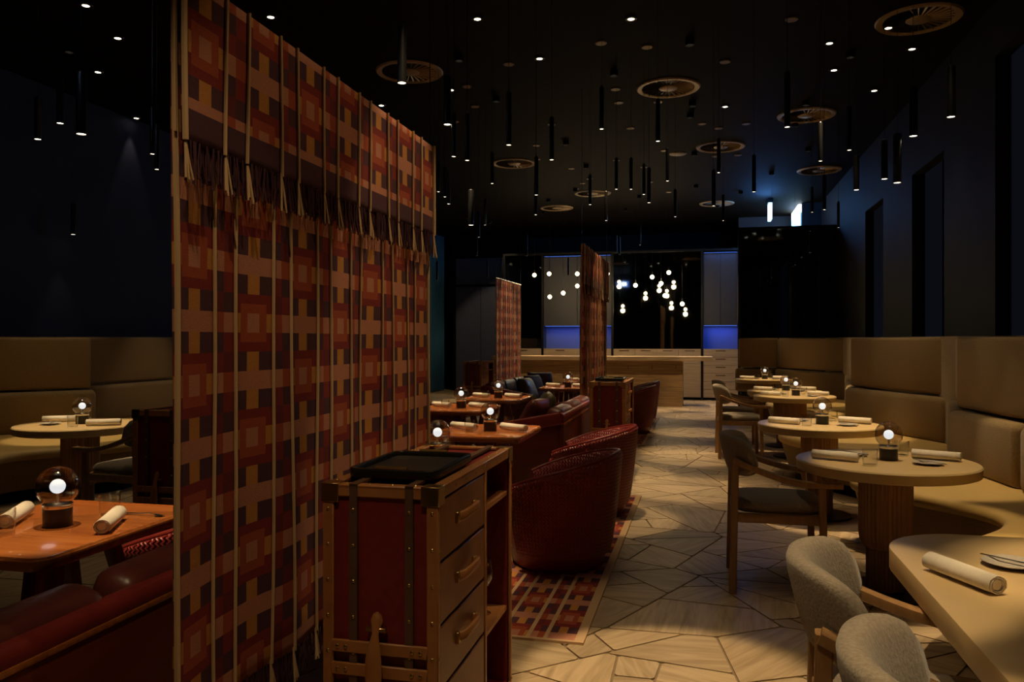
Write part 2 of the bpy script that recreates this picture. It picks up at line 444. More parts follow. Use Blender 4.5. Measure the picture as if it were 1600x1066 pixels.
lb = banquette('banquette', 'scalloped brown fabric banquette with ochre seat along the plain blue wall', LF,
          [(3.6, -5.3), (4.55, -4.95), (5.45, -5.62), (6.35, -5.08), (7.5, -5.8), (9.0, -5.3), (10.2, -5.6)], -6.8, 3.6, 10.2, -1)
G().box(-7.045, -6.82, 3.6, 10.4, 0, 1.425).build('back_frame', 'fabric_brown', lb, bevel=.01)

# ---------------------------------------------------------------- dining armchair (local: faces +x, origin at floor centre)
def make_armchair():
    t = thing('dining_armchair', 'oak', 'chair')
    for sy in (-1, 1):
        G().tube([(-.24, .255*sy, 0), (-.225, .255*sy, .74)], 0, 12, sq=(.020, .024)).build('leg', 'oak', t)
        G().tube([(.235, .255*sy, 0), (.225, .255*sy, .612)], 0, 12, sq=(.019, .022)).build('leg', 'oak', t)
        pts = []
        for i in range(13):
            u = i/12; pts.append((-.235+.56*u, sy*(.262+.012*math.sin(PI*u)), .735-.120*math.sin(PI/2*min(1, u*1.25))))
        G().tube(pts, 0, 12, sq=(.026, .016)).build('armrest', 'oak', t)
        G().box(-.22, .22, .255*sy-.014, .255*sy+.014, .395, .445).build('side_rail', 'oak', t, bevel=.004)
    for x in (-.225, .222):
        G().box(x-.014, x+.014, -.245, .245, .395, .445).build('cross_rail', 'oak', t, bevel=.004)
    g = G(); n = 20; rows = []                       # seat pad: plump rounded square
    vs = []; R = 9
    for k, (s_, z) in enumerate([(.90, .438), (.985, .450), (1.0, .468), (.985, .488), (.92, .503), (.75, .512), (.4, .516)]):
        for j in range(40):
            a = 2*PI*j/40; ca, sa = math.cos(a), math.sin(a); e = .42
            vs.append((s_*.245*math.copysign(abs(ca)**e, ca)+.01, s_*.235*math.copysign(abs(sa)**e, sa), z))
    fs = [(k*40+j, k*40+(j+1) % 40, (k+1)*40+(j+1) % 40, (k+1)*40+j) for k in range(6) for j in range(40)]
    fs += [tuple(reversed(range(40))), tuple(240+j for j in range(40))]
    g.add(vs, fs).build('seat', 'fabric_grey', t, smooth=70)
    # wrap-round back pad: thick arc with rounded ends
    g = G(); A = 24; S = 16; vs = []
    for i in range(A+1):
        u = -1+2*i/A; y = .275*u; xc = -.255+.13*u*u
        e_ = math.sqrt(max(0, 1-abs(u)**5)); hz = .115*(.35+.65*e_)*1.0; th = .034*(.5+.5*e_)
        nx, ny = 1, -.9*u; ln = math.hypot(nx, ny); nx, ny = nx/ln, ny/ln
        for j in range(S):
            a = 2*PI*j/S; ca, sa = math.cos(a), math.sin(a); e = .55
            dn = th*math.copysign(abs(ca)**e, ca); dz = hz*math.copysign(abs(sa)**e, sa)
            vs.append((xc+nx*dn-.03*(dz/.115), y+ny*dn, .745+dz))
    fs = [(i*S+j, i*S+(j+1) % S, (i+1)*S+(j+1) % S, (i+1)*S+j) for i in range(A) for j in range(S)]
    fs += [tuple(range(S)), tuple(A*S+j for j in range(S))]
    g.add(vs, fs).build('backrest', 'fabric_grey', t, smooth=70)
    return t
ch0 = make_armchair()
CH = [((.40, 4.79, 0), 0, 'oak armchair with grey fabric pads facing the first round table past the long table'),
      ((.515, 2.13, 0), -.10, 'oak armchair at the long table, nearer the round tables'),
      ((.54, 1.50, 0), -.06, 'oak armchair at the long table, farther from the round tables'),
      ((.42, 9.85, 0), .05, 'oak armchair at the pair of joined round tables, on their side by the long table'),
      ((.42, 10.75, 0), .0, 'oak armchair at the pair of joined round tables, on their side by the bar'),
      ((-4.02, 5.02, 0), PI-.1, 'oak armchair with grey seat pad at the round table by the plain blue wall')]
for i, (l, rz, lab) in enumerate(CH):
    if i == 0: ch0.location = l; ch0.rotation_euler = (0, 0, rz); ch0['label'] = lab; ch0['group'] = 'oak armchairs'
    else: dup(ch0, l, rz, lab, 'oak armchairs')

# ---------------------------------------------------------------- round tables
TZ = .727
def make_round():
    t = thing('round_table', 'round', 'table')
    G().lathe([(.0, TZ-.062), (.447, TZ-.062), (.465, TZ-.055), (.469, TZ-.008), (.463, TZ), (0, TZ)], n=72).build('table_top', 'table_top', t, smooth=35)
    G().lathe([(0, .235), (.07, .235), (.105, .25), (.130, .285), (.136, .33), (.136, TZ-.065)], n=144, flute=.05, fn=36).build('column', 'oak', t, smooth=25)
    G().lathe([(.098, .02), (.098, .25)], n=120, flute=.05, fn=30).build('foot', 'oak_shaded', t, smooth=25)
    G().lathe([(0, 0), (.24, 0), (.24, .014), (.10, .022), (0, .022)], n=48).build('base_plate', 'black_metal', t)
    return t
rt0 = make_round()
RT = {'R1': ((.985, 4.76, 0), 'cream round pedestal table with an armchair, next to the long table'),
      'R2': ((.90, 6.70, 0), 'cream round pedestal table without an armchair, second from the long table'),
      'R3': ((1.06, 9.98, 0), 'cream round table joined to another, on the side of the long table'),
      'R4': ((1.04, 10.93, 0), 'cream round table joined to another, on the side of the bar'),
      'R5': ((1.00, 14.02, 0), 'cream round table at the banquette end by the dark glass partition'),
      'L1': ((-4.80, 5.32, 0), 'cream round pedestal table by the banquette on the plain blue wall')}
for i, (k, (l, lab)) in enumerate(RT.items()):
    if i == 0: rt0.location = l; rt0['label'] = lab; rt0['group'] = 'round pedestal tables'
    else: dup(rt0, l, None, lab, 'round pedestal tables')
# long table with rounded corners
t = thing('long_table', 'long cream table with rounded corners and two armchairs drawn up', 'table', (.97, 2.1, 0))
def rrect(hx, hy, r, n=10):
    return [(sx*(hx-r)+r*math.cos(a0+PI/2*i/n), sy*(hy-r)+r*math.sin(a0+PI/2*i/n)) for sx, sy, a0 in ((1,1,0), (-1,1,PI/2), (-1,-1,PI), (1,-1,1.5*PI)) for i in range(n+1)]
G().prism(rrect(.385, .92, .27), TZ-.070, TZ).build('table_top', 'table_top', t, smooth=35, bevel=.004, seg=2)
for yy in (-.6, .6):
    G().lathe([(0, .235), (.07, .235), (.105, .25), (.130, .285), (.136, .33), (.136, TZ-.070)], (.03, yy, 0), n=144, flute=.05, fn=36).build('column', 'oak', t, smooth=25)
    G().lathe([(.098, .02), (.098, .25)], (.03, yy, 0), n=120, flute=.05, fn=30).build('foot', 'oak_shaded', t, smooth=25)
    G().lathe([(0, 0), (.24, 0), (.24, .014), (.10, .022), (0, .022)], (.03, yy, 0), n=48).build('base_plate', 'black_metal', t)

# ---------------------------------------------------------------- red wooden tables
def make_wood_table():
    t = thing('wooden_table', 'red', 'table')
    g = G(); g.prism(rrect(.335, .40, .05, 5), TZ-.035, TZ)
    g.build('table_top', 'red_wood', t, bevel=.006, seg=2)
    rim = rrect(.325, .39, .045, 5); rim.append(rim[0])
    G().tube([(x, y, TZ) for x, y in rim], .006, 6).build('rim', 'red_wood', t)
    for sx in (-1, 1):
        for sy in (-1, 1):
            G().tube([(sx*.09, sy*.16, TZ-.035), (sx*.17, sy*.34, 0)], 0, 12, sq=(.028, .022)).build('leg', 'red_wood_dark', t)
        G().box(sx*.09-.02, sx*.09+.02, -.25, .25, TZ-.085, TZ-.034).build('apron', 'red_wood_dark', t, bevel=.004)
    G().box(-.12, .12, -.02, .02, .30, .35).build('stretcher', 'red_wood_dark', t, bevel=.004)
    G().tube([(0, 0, .32), (0, 0, TZ-.04)], 0, 12, sq=(.03, .03)).build('post', 'red_wood_dark', t)
    return t
wt0 = make_wood_table()
WT = {'F': ((-2.275, 2.39, 0), 'polished red wood table in front of the leather sofa beside the big tapestry'),
      'A': ((-1.60, 4.32, 0), 'polished red wood table just behind the trunk with black tray, nearest tub chair'),
      'B': ((-1.54, 5.62, 0), 'polished red wood table beside the second woven tub chair, before a sofa arm'),
      'C': ((-2.32, 7.42, 0), 'polished red wood table before the aisle sofa, at its end by the tub chairs'),
      'D': ((-2.30, 8.80, 0), 'polished red wood table before the aisle sofa, at its end by the bar'),
      'E': ((-1.86, 11.0, 0), 'polished red wood table between the pillow sofa and the small aisle tapestry'),
      'E2': ((-1.80, 12.6, 0), 'polished red wood table past the small aisle tapestry, next to the bar')}
for i, (k, (l, lab)) in enumerate(WT.items()):
    if i == 0: wt0.location = l; wt0['label'] = lab; wt0['group'] = 'red wood tables'
    else: dup(wt0, l, None, lab, 'red wood tables')

# ---------------------------------------------------------------- tub chairs (local: faces -x, back at +x)
def make_tub():
    t = thing('tub_chair', 'red', 'chair')
    N = 56; A0 = math.radians(128)
    prof_o = []; vs = []; uvs = []
    def rim(a): return .69-.19*(abs(a)/A0)**1.7
    K = 12
    for i in range(N+1):
        a = -A0+2*A0*i/N; h = rim(a); ca, sa = math.cos(a), math.sin(a)
        row = []
        for k in range(K+1):
            u = k/K; z = .09+(h-.02-.09)*u; r = .325+.075*u**.7-.0*u; row.append((r, z))
        for r, z in ((.398, h-.004), (.385, h+.004), (.365, h+.004), (.350, h-.006)): row.append((r, z))
        for u in (.8, .5, .2, 0): row.append((.30+.045*u, .36+(h-.03-.36)*u))
        row.append((.29, .09))
        for r, z in row: vs.append((r*ca*1.0, r*sa*1.0, z)); uvs.append((a*.38, z))
    k = len(row)
    fs = [(i*k+j, (i+1)*k+j, (i+1)*k+(j+1) % k, i*k+(j+1) % k) for i in range(N) for j in range(k)]
    fs += [tuple(range(k)), tuple(N*k+j for j in range(k))]
    g = G(); g.add(vs, fs); o = g.build('shell', 'woven_leather', t, smooth=60)
    me = o.data; ul = me.uv_layers.new(name='UVMap')
    for lp in me.loops: ul.data[lp.index].uv = uvs[lp.vertex_index]
    pts = [(.378*math.cos(a), .378*math.sin(a), rim(a)+.004) for a in [-A0+2*A0*i/N for i in range(N+1)]]
    G().tube(pts, .014, 8).build('piping', 'red_leather', t, smooth=60)
    G().lathe([(0, .30), (.27, .30), (.292, .32), (.296, .38), (.28, .415), (.22, .43), (0, .435)], (-.03, 0, 0), n=40).build('seat_cushion', 'red_leather', t, smooth=60)
    G().lathe([(0, .10), (.30, .10), (.30, .31), (0, .31)], n=40).build('seat_base', 'woven_leather', t, smooth=40)
    G().lathe([(0, 0), (.27, 0), (.285, .02), (.30, .105), (0, .105)], n=40).build('plinth', 'red_leather', t, smooth=40)
    return t
tub0 = make_tub()
RUGZ = .012
TB = [((-.88, 4.90, RUGZ), 0, 'woven red leather tub chair on the plaid rug, right behind the trunk with tray'),
      ((-.90, 6.38, RUGZ), 0, 'woven red leather tub chair on the plaid rug, next to the second trunk'),
      ((-1.06, 11.95, RUGZ), 0, 'red leather tub chair on the far rug, nearer the second trunk'),
      ((-1.08, 13.25, RUGZ), 0, 'red leather tub chair on the far rug, nearer the bar'),
      ((-2.28, 3.28, 0), .3, 'woven red leather tub chair behind the table with sofa by the big tapestry')]
for i, (l, rz, lab) in enumerate(TB):
    if i == 0: tub0.location = l; tub0.rotation_euler = (0, 0, rz); tub0['label'] = lab; tub0['group'] = 'red tub chairs'
    else: dup(tub0, l, rz, lab, 'red tub chairs')

# ---------------------------------------------------------------- woven pattern
def wide_cell(r, j):            # r row in a 12-row period, j of 5 columns -> material index
    # 0 pink 1 purple 2 darkred 3 red 4 orange 5 maroon
    if r in (0, 1): return 0                                        # the pink band
    if r in (2, 3, 10, 11): return 4 if j == 2 else 1
    if r in (4, 9): return 2
    if r in (5, 8): return 3 if 1 <= j <= 3 else 2
    return 0 if j == 2 else (3 if j in (1, 3) else 4)
def narrow_cell(r, j, flip):
    if flip: j = 1-j
    if r in (0, 1, 6, 7): return (3, 0)[j] if r < 2 else (0, 3)[j]
    if r in (2, 3, 8, 9): return (1, 2)[j]
    return (2, 5)[j] if r in (4, 5) else (5, 1)[j]
WOVEN = ['weave_pink', 'weave_purple', 'weave_darkred', 'weave_red', 'weave_orange', 'weave_maroon']
def plan_columns(total, nw, ratio=.6):
    w_ = total/(nw+(nw-1)*ratio); cols = []; u = 0; cords = [0]
    for i in range(nw):
        for j, (a, b2) in enumerate(zip((0, .18, .36, .66, .84), (.18, .36, .66, .84, 1))): cols.append((u+a*w_, u+b2*w_, 'w', i, j))
        u += w_; cords.append(u)
        if i < nw-1:
            n_ = w_*ratio
            for j in range(2): cols.append((u+j*n_/2, u+(j+1)*n_/2, 'n', i, j))
            u += n_; cords.append(u)
    return cols, cords, w_
def tapestry(label, X, y0, y1, ztop, zbot, zflap, nw, group, seed, suspend=True, flap=True):
    rg = random.Random(seed); L = y1-y0
    t = thing('tapestry', label, 'tapestry', (X, y0, 0), 0, group)
    cols, cords, w_ = plan_columns(L, nw); rh = w_*1.9/12
    def wav(u, z, amp):
        d = min(1, max(0, (ztop-z)/1.2))
        return amp*d*(math.sin(u*7.1+seed)+.6*math.sin(u*13.7+z*1.1+seed*2)+.35*math.sin(u*23+z*2))
    def sheet(name, za, zb, dx, row0, amp, solid_rows=0, front=0):
        us = [c[0] for c in cols]+[cols[-1][1]]; R = int(round((za-zb)/rh)); zs = [za-(za-zb)*i/R for i in range(R+1)]
        vs = [(dx+wav(u, z, amp), u, z) for z in zs for u in us]; g = G(); n = len(us)
        for i in range(R):
            for k, c in enumerate(cols):
                rr = (i+row0) % 12
                if i >= R-solid_rows: mi = 1
                elif c[2] == 'w': mi = wide_cell((rr+(6 if c[3] % 2 else 0)) % 12, c[4])
                else: mi = narrow_cell((rr+(6 if c[3] % 2 else 0)) % 12, c[4], c[3] % 2)
                g.f.append((i*n+k, i*n+k+1, (i+1)*n+k+1, (i+1)*n+k)); g.mi.append(mi)
        g.v = vs
        o = g.build(name, WOVEN, t, smooth=0)
        me = o.data; me.polygons.foreach_set('use_smooth', [True]*len(me.polygons))
        md = o.modifiers.new('thickness', 'SOLIDIFY'); md.thickness = .008; md.offset = 0
        return o
    def cordset(parent, za, zb, dx, amp, r):
        for u in cords:
            pts = [(dx+wav(u, z, amp)+.004, u+.004*math.sin(z*5+u*9), z) for z in [za-(za-zb)*i/16 for i in range(17)]]
            G().tube(pts, r if u not in (cords[0], cords[-1]) else r*1.5, 6).build('cord', 'cord_beige', parent)
    def fringe(parent, z, dx, amp, ln, matn):
        g = G(); n = int(L/.0075)
        for i in range(n):
            u = L*(i+.5)/n; x = dx+wav(u, z, amp)+rg.uniform(-.006, .006); l2 = ln*rg.uniform(.75, 1.08); du = rg.uniform(-.02, .02)
            g.tube([(x, u, z+.006), (x+rg.uniform(-.004, .006), u+du*.3, z-l2*.5), (x+rg.uniform(-.006, .01), u+du, z-l2)], .0026, 4)
        tag(g.build('fringe', matn, parent), kind='stuff')
        for u in cords:
            g = G(); x = dx+wav(u, z, amp)+.006
            for q in range(5):
                du = rg.uniform(-.018, .022); g.tube([(x, u, z+.01), (x+.005, u+du*.5, z-ln*.5), (x+.006+rg.uniform(0, .006), u+du, z-ln*rg.uniform(.95, 1.12))], .003, 5)
            g.build('tassel', 'cord_beige', parent)
    c = sheet('cloth', ztop, zbot, 0, 6, .010); cordset(c, ztop, zbot, .006, .010, .0055)
    fringe(c, zbot, 0, .010, .09, 'rope_dark')
    if flap:
        f = sheet('flap', ztop+.004, zflap, .030, 1, .006, solid_rows=3); cordset(f, ztop+.006, zflap, .036, .006, .0055)
        fringe(f, zflap, .032, .006, .10, 'rope_dark')
    G().tube([(.012, -.03, ztop+.006), (.012, L+.03, ztop+.006)], .012, 10).build('hanging_rod', 'steel', t)
    for u in (-.018, L+.018): G().tube([(.012, u, ztop+.006), (.012, u, CEIL)], .0022, 5).build('hanging_wire', 'black_metal', t)
    pts = [(.02, -.012-.01*math.sin(i/14*PI), 1.92+(CEIL-1.92)*i/14) for i in range(15)]
    if suspend: G().tube(pts, .004, 5).build('pull_cord', 'cord_beige', t)
    return t
T1X = -1.30
y0 = onX(268, 530, T1X).y; y1 = onX(666, 530, T1X).y
tapestry('big plaid woven tapestry with fringed flap hanging beside the trunk with a tray', T1X, y0, y1, onX(666, 231, T1X).z, .40, 1.90, 7, 'hanging tapestries', 3)
tapestry('narrow plaid tapestry with fringed flap hanging behind the second trunk', -1.33, onX(908, 500, -1.33).y, onX(946, 500, -1.33).y, 2.47, .45, 2.02, 7, 'hanging tapestries', 5, False)
tapestry('narrow plaid tapestry hanging between the pillow sofa and the dark door panels', -3.62, 13.8, 15.75, 2.50, .62, 2.1, 6, 'hanging tapestries', 8, False, False)

# rugs, same weave with pale stripes
def rug(label, x0, x1, y0, y1, group, nw=3):
    t = thing('rug', label, 'rug', (0, 0, 0), 0, group)
    L = x1-x0-.045; cols, cords, w_ = plan_columns(L, nw); g = G(); rh = .040
    for c in cols:
        n = int((y1-y0)/rh); xa, xb = x1-.045-c[1], x1-.045-c[0]
        for i in range(n):
            rr = i % 12
            if c[2] == 'w': mi = wide_cell((rr+(6 if c[3] % 2 else 0)) % 12, c[4])
            else: mi = narrow_cell((rr+(6 if c[3] % 2 else 0)) % 12, c[4], c[3] % 2)
            g.f.append(tuple(len(g.v)+q for q in range(4))); g.mi.append(mi)
            ya, yb = y0+(y1-y0)*i/n, y0+(y1-y0)*(i+1)/n
            g.v += [(xa, ya, RUGZ-.001), (xb, ya, RUGZ-.001), (xb, yb, RUGZ-.001), (xa, yb, RUGZ-.001)]
    g.build('pile', WOVEN, t, smooth=0)
    b_ = G().box(x1-.045, x1, y0-.02, y1+.02, 0, RUGZ)
    b_.box(x0, x1-.045, y0-.02, y0, 0, RUGZ).box(x0, x1-.045, y1, y1+.02, 0, RUGZ).box(x0-.03, x0, y0-.02, y1+.02, 0, RUGZ).box(x0, x1-.045, y0, y1, 0, .009)
    b_.build('border', 'cord_beige', t, smooth=0)
    s_ = G()
    for u in cords[1:-1]:
        xx = x1-.045-u; s_ = G().box(xx-.010, xx+.010, y0, y1, .009, RUGZ); s_.build('stripe', 'cord_beige', t, smooth=0)
    return t
rug('plaid woven rug under the two tub chairs between the trunks', -1.155, -.53, 3.62, 7.10, 'plaid rugs')
rug('plaid woven rug under the tub chairs before the bar', -1.55, -.74, 10.55, 14.2, 'plaid rugs')

# ---------------------------------------------------------------- sofas (local: back along y at x=0, faces -x)
def sofa(label, x, y0, y1, face, depth=.72, dz=0, ncush=None):
    L = y1-y0; t = thing('leather_sofa', label, 'sofa', (x, y0, 0) if face < 0 else (x, y1, 0), 0 if face < 0 else PI, 'red leather sofas')
    G().box(-.05, 0, 0, L, .06, .70+dz).build('back_panel', 'red_wood_dark', t, bevel=.006)
    G().box(-.055, .006, -.004, L+.004, .655+dz*.6, .672+dz*.6).build('trim', 'red_wood', t, bevel=.002)
    G().tube([(-.035, .0, .715+dz), (-.035, L, .715+dz)], .040, 14).build('top_rail', 'red_leather', t)
    for yy in (0, L-.05):
        G().add([(-.05, yy, .06), (-depth, yy, .06), (-depth, yy, .56+dz), (-.05, yy, .69+dz), (-.05, yy+.05, .06), (-depth, yy+.05, .06), (-depth, yy+.05, .56+dz), (-.05, yy+.05, .69+dz)],
                [(0, 1, 2, 3), (7, 6, 5, 4), (0, 4, 5, 1), (1, 5, 6, 2), (2, 6, 7, 3), (3, 7, 4, 0)]).build('arm', 'red_wood_dark', t, bevel=.005)
        G().tube([(-.03, yy+.025, .71+dz), (-depth+.02, yy+.025, .585+dz)], 0, 16, sq=(.045, .055)).build('arm_pad', 'red_leather', t, smooth=60)
    G().box(-depth+.02, -.05, .05, L-.05, .14, .30).build('seat_base', 'red_wood_dark', t, bevel=.005)
    for yy in (.06, L-.10):
        for xx in (-.08, -depth+.08): G().box(xx-.025, xx+.025, yy-.005, yy+.045, 0, .145).build('foot', 'black', t, bevel=.003)
    n = 2
    for i in range(n):
        a = .055+(L-.11)*i/n; b2 = .055+(L-.11)*(i+1)/n
        G().box(-depth+.01, -.06, a+.004, b2-.004, .29, .43).build('seat_cushion', 'red_leather', t, smooth=60, bevel=.045, seg=4)
    m_ = ncush or max(2, int(round((L-.1)/.62))); gp = .03 if ncush else .008
    for i in range(m_):
        a = .06+(L-.12)*i/m_; b2 = .06+(L-.12)*(i+1)/m_
        g = G(); g.box(-.17, -.005, a+gp, b2-gp, 0, .36+dz)
        o = g.build('back_cushion', 'brown_leather', t, smooth=70, bevel=.065, seg=4); o.location = (-.065, 0, .42); o.rotation_euler = (0, .20, 0)
    return t
def pillow(label, loc, rz, tilt, m_, s=.42):
    vs = []; N = 14
    for sgn in (1, -1):
        for i in range(N+1):
            for j in range(N+1):
                u, v = -1+2*i/N, -1+2*j/N; pinch = 1-.10*(1-abs(u)**2)*(abs(v)**6)-.0
                h = .085*((1-u**4)*(1-v**4))**.5
                vs.append((sgn*h, u*s/2*(1-.08*(1-u*u)*0-.07*(v*v)*(1-abs(u))), v*s/2*(1-.07*(u*u)*(1-abs(v)))))
    M = (N+1)**2
    fs = [(i*(N+1)+j, (i+1)*(N+1)+j, (i+1)*(N+1)+j+1, i*(N+1)+j+1) for i in range(N) for j in range(N)]
    fs += [tuple(M+q for q in reversed(f)) for f in fs]
    g = G(); g.add(vs, fs); o = g.build('throw_pillow', m_, None, smooth=60, loc=loc, rot=(0, tilt, rz))
    bm = bmesh.new(); bm.from_mesh(o.data); bmesh.ops.remove_doubles(bm, verts=bm.verts[:], dist=.0005); bmesh.ops.recalc_face_normals(bm, faces=bm.faces[:]); bm.to_mesh(o.data); bm.free()
    return tag(o, label, 'pillow', 'loose leather pillows')
sofa('dark red leather sofa with its wooden back to the big tapestry', -1.585, 1.06, 2.83, -1, .46, -.075, 2)
sofa('dark red leather sofa whose back lines the aisle between the trunks', -1.17, 6.80, 8.66, -1, .70)
sofa('dark red leather sofa with loose pillows in front of the bar', -2.98, 10.55, 12.75, 1, .74)
sofa('dark red leather sofa opposite the aisle sofa, its far arm beside the big tapestry', -3.30, 6.55, 8.35, 1, .72)
sofa('dark red leather sofa facing the two tub chairs, behind the big tapestry', -2.80, 4.25, 6.22, 1, .70)
pillow('plump plum leather pillow leaning in the sofa corner by the bar', (-2.50, 12.38, .655), -.9, -.25, 'plum_leather', .44)
pillow('grey plum leather pillow leaning mid sofa in front of the bar', (-2.50, 11.88, .645), -.35, -.3, 'plum_leather', .42)
pillow('olive brown leather pillow slumped at the near end of the bar sofa', (-2.49, 11.38, .64), -.2, -.4, 'olive_leather', .40)
pillow('olive leather pillow on the aisle sofa by the narrow tapestry', (-1.60, 8.10, .645), PI+.3, -.3, 'olive_leather', .42)
pillow('brown leather pillow lying on the aisle sofa seat', (-1.62, 7.60, .635), PI-.15, -.5, 'brown_leather', .40)

# ---------------------------------------------------------------- steamer trunks (local: x 0..W, y 0..D, front at y=0, drawers on +x side)
TW, TD, TH = .352, .88, .98
def make_trunk():
    t = thing('steamer_trunk', 'trunk', 'trunk')
    yd = .50                                             # drawers end here, open shelves beyond
    g = G(); g.box(.008, TW-.012, .008, yd+.02, .05, TH-.012)
    g.box(.008, .03, yd, TD-.008, .05, TH-.012); g.box(.008, TW-.012, TD-.03, TD-.008, .05, TH-.012)
    g.box(.008, TW-.012, yd, TD-.008, TH-.04, TH-.012); g.box(.008, TW-.012, yd, TD-.008, .05, .085)
    g.build('body', 'trunk_red', t, smooth=0)
    G().box(.01, TW-.01, .01, TD-.01, 0, .052).build('base', 'black', t, smooth=0)
    e = .034
    def trim(*b): G().box(*b).build('edging', 'tan_leather', t, bevel=.003, seg=1)
    for z0, z1 in ((TH-e, TH), (.05, .05+e)):
        trim(0, TW, 0, e*.25, z0, z1); trim(0, TW, TD-e*.25, TD, z0, z1)
        trim(0, e*.25, 0, TD, z0, z1); trim(TW-e*.25, TW, 0, TD, z0, z1)
    for a in (0, TW-e):
        trim(a, a+e, -.001, e*.25, .05, TH)
        trim(a, a+e, TD-e*.25, TD+.001, .05, TH)
    for bx in ((0, e, 0, TD), (TW-e, TW, 0, TD), (0, TW, 0, e), (0, TW, TD-e, TD)):
        trim(bx[0], bx[1], bx[2], bx[3], TH-.010, TH+.002)
    for ya in (0, yd-.004, TD-.02): trim(TW-.010, TW+.001, ya, ya+.02, .05, TH)
    # straps over top and front
    for xs in (.085, .255):
        s_ = G().box(xs, xs+.024, -.004, .006, .05, TH+.003).box(xs, xs+.024, -.004, TD+.003, TH-.003, TH+.005)
        s_.build('strap', 'strap_brown', t, smooth=0)
    # brass corners
    for xs in (0, TW):
        for ys in (0, TD):
            sx, sy = (1 if xs == 0 else -1), (1 if ys == 0 else -1); c = .05
            x0, x1 = sorted((xs-sx*.003, xs+sx*c)); y0_, y1_ = sorted((ys-sy*.003, ys+sy*c))
            g = G().box(x0, x1, y0_, y1_, TH+.0005, TH+.004)
            yy0, yy1 = sorted((ys-sy*.004, ys)); g.box(x0, x1, yy0, yy1, TH-c, TH+.004)
            xx0, xx1 = sorted((xs-sx*.004, xs)); g.box(xx0, xx1, y0_, y1_, TH-c, TH+.004)
            g.build('corner_bracket', 'brass', t, bevel=.001, seg=1)
    # rivets
    g = G()
    def riv(p, ax):
        pr = [(.0055, 0), (.0045, .002), (.0022, .0032), (0, .0036)]
        if ax == 'y': pr = [(r, -z) for r, z in pr]
        g.lathe(pr, p, 8, axis=ax)
    for i in range(9):
        z = .09+i*(TH-.16)/8
        for x in (.017, TW-.017): riv((x, -.001, z), 'y')
        for x in (.097, .267): riv((x, -.004, z), 'y')
        riv((TW+.001, .010, z), 'x'); riv((TW+.001, TD-.010, z), 'x')
    for i in range(8):
        y = .06+i*(TD-.12)/7
        for x in (.017, TW-.017): riv((x, y, TH+.002), 'z')
        riv((TW, y, TH-.018), 'x')
    for i in range(4):
        for y in (.017, TD-.017): riv((.07+i*.07, y, TH+.002), 'z')
    # front luggage straps and carrying handle
    for z in (.50, .435, .37):
        G().box(.030, TW-.030, -.008, .002, z, z+.036).build('front_strap', 'tan_leather', t, bevel=.003, seg=1)
        for x in (.05, .075, TW-.075, TW-.05): g.lathe([(.006, 0), (.005, -.003), (0, -.0045)], (x, -.008, z+.018), 8, axis='y')
    tag(g.build('rivets', 'brass', t), kind='stuff')
    hz = [(.622, .004, .004), (.616, .013, .006), (.600, .019, .009), (.582, .014, .014), (.565, .010, .020), (.54, .016, .028), (.50, .024, .034), (.46, .026, .035), (.42, .023, .033),
          (.385, .014, .027), (.362, .010, .020), (.345, .014, .014), (.328, .019, .009), (.312, .013, .006), (.306, .004, .004)]
    cx = TW/2-.005; vs = []
    for z, w_, y in hz: vs += [(cx-w_, -y+.003, z), (cx-w_*.6, -y-.006, z), (cx+w_*.6, -y-.006, z), (cx+w_, -y+.003, z), (cx+w_*.6, -y+.006, z), (cx-w_*.6, -y+.006, z)]
    nh = len(hz)
    h = G().add(vs, [(i*6+j, i*6+(j+1) % 6, (i+1)*6+(j+1) % 6, (i+1)*6+j) for i in range(nh-1) for j in range(6)]+[tuple(range(6)), tuple((nh-1)*6+j for j in range(6))]).build('carry_handle', 'tan_leather', t, smooth=60)
    for z in (.575, .345): G().box(TW/2-.035, TW/2+.025, -.016, 0, z-.006, z+.006).build('buckle', 'brass', h, bevel=.002, seg=1)
    # drawers with strap handles on the aisle side
    zz = [.085, .40, .585, .765, .945]
    for i in range(4):
        z0, z1 = zz[i], zz[i+1]
        d = G().box(TW-.02, TW-.002, .026, yd-.010, z0+.005, z1-.005).build('drawer', 'drawer_tan', t, bevel=.003, seg=1)
        zc = (z0+z1)/2+.02; ym = (.026+yd)/2
        hp = [(TW-.002, ym-.085, zc-.012), (TW+.022, ym-.075, zc-.004), (TW+.030, ym-.03, zc), (TW+.030, ym+.03, zc), (TW+.022, ym+.075, zc-.004), (TW-.002, ym+.085, zc-.012)]
        G().tube(hp, 0, 10, sq=(.006, .013)).build('drawer_handle', 'tan_leather', d, smooth=60)
        for s_ in (-1, 1): G().box(TW-.003, TW+.010, ym+s_*.088-.010, ym+s_*.088+.010, zc-.028, zc+.006).build('handle_mount', 'brass', d, bevel=.002, seg=1)
    for z in (.36, .80): G().box(.03, TW-.012, yd+.018, TD-.03, z, z+.018).build('shelf', 'tan_leather', t, bevel=.002, seg=1)
    return t
tr0 = make_trunk()
TR = [((-1.072, 2.11, 0), 'red steamer trunk with a large black tray, beside the big tapestry'),
      ((-1.075, 7.70, 0), 'red steamer trunk with a black tray, in front of the narrow aisle tapestry'),
      ((-3.28, 4.04, 0), 'red steamer trunk by the armchair of the round table near the blue wall'),
      ((-4.32, 14.1, 0), 'red steamer trunk beside the narrow tapestry near the dark door panels')]
for i, (l, lab) in enumerate(TR):
    if i == 0: tr0.location = l; tr0['label'] = lab; tr0['group'] = 'steamer trunks'
    else: dup(tr0, l, None, lab, 'steamer trunks')
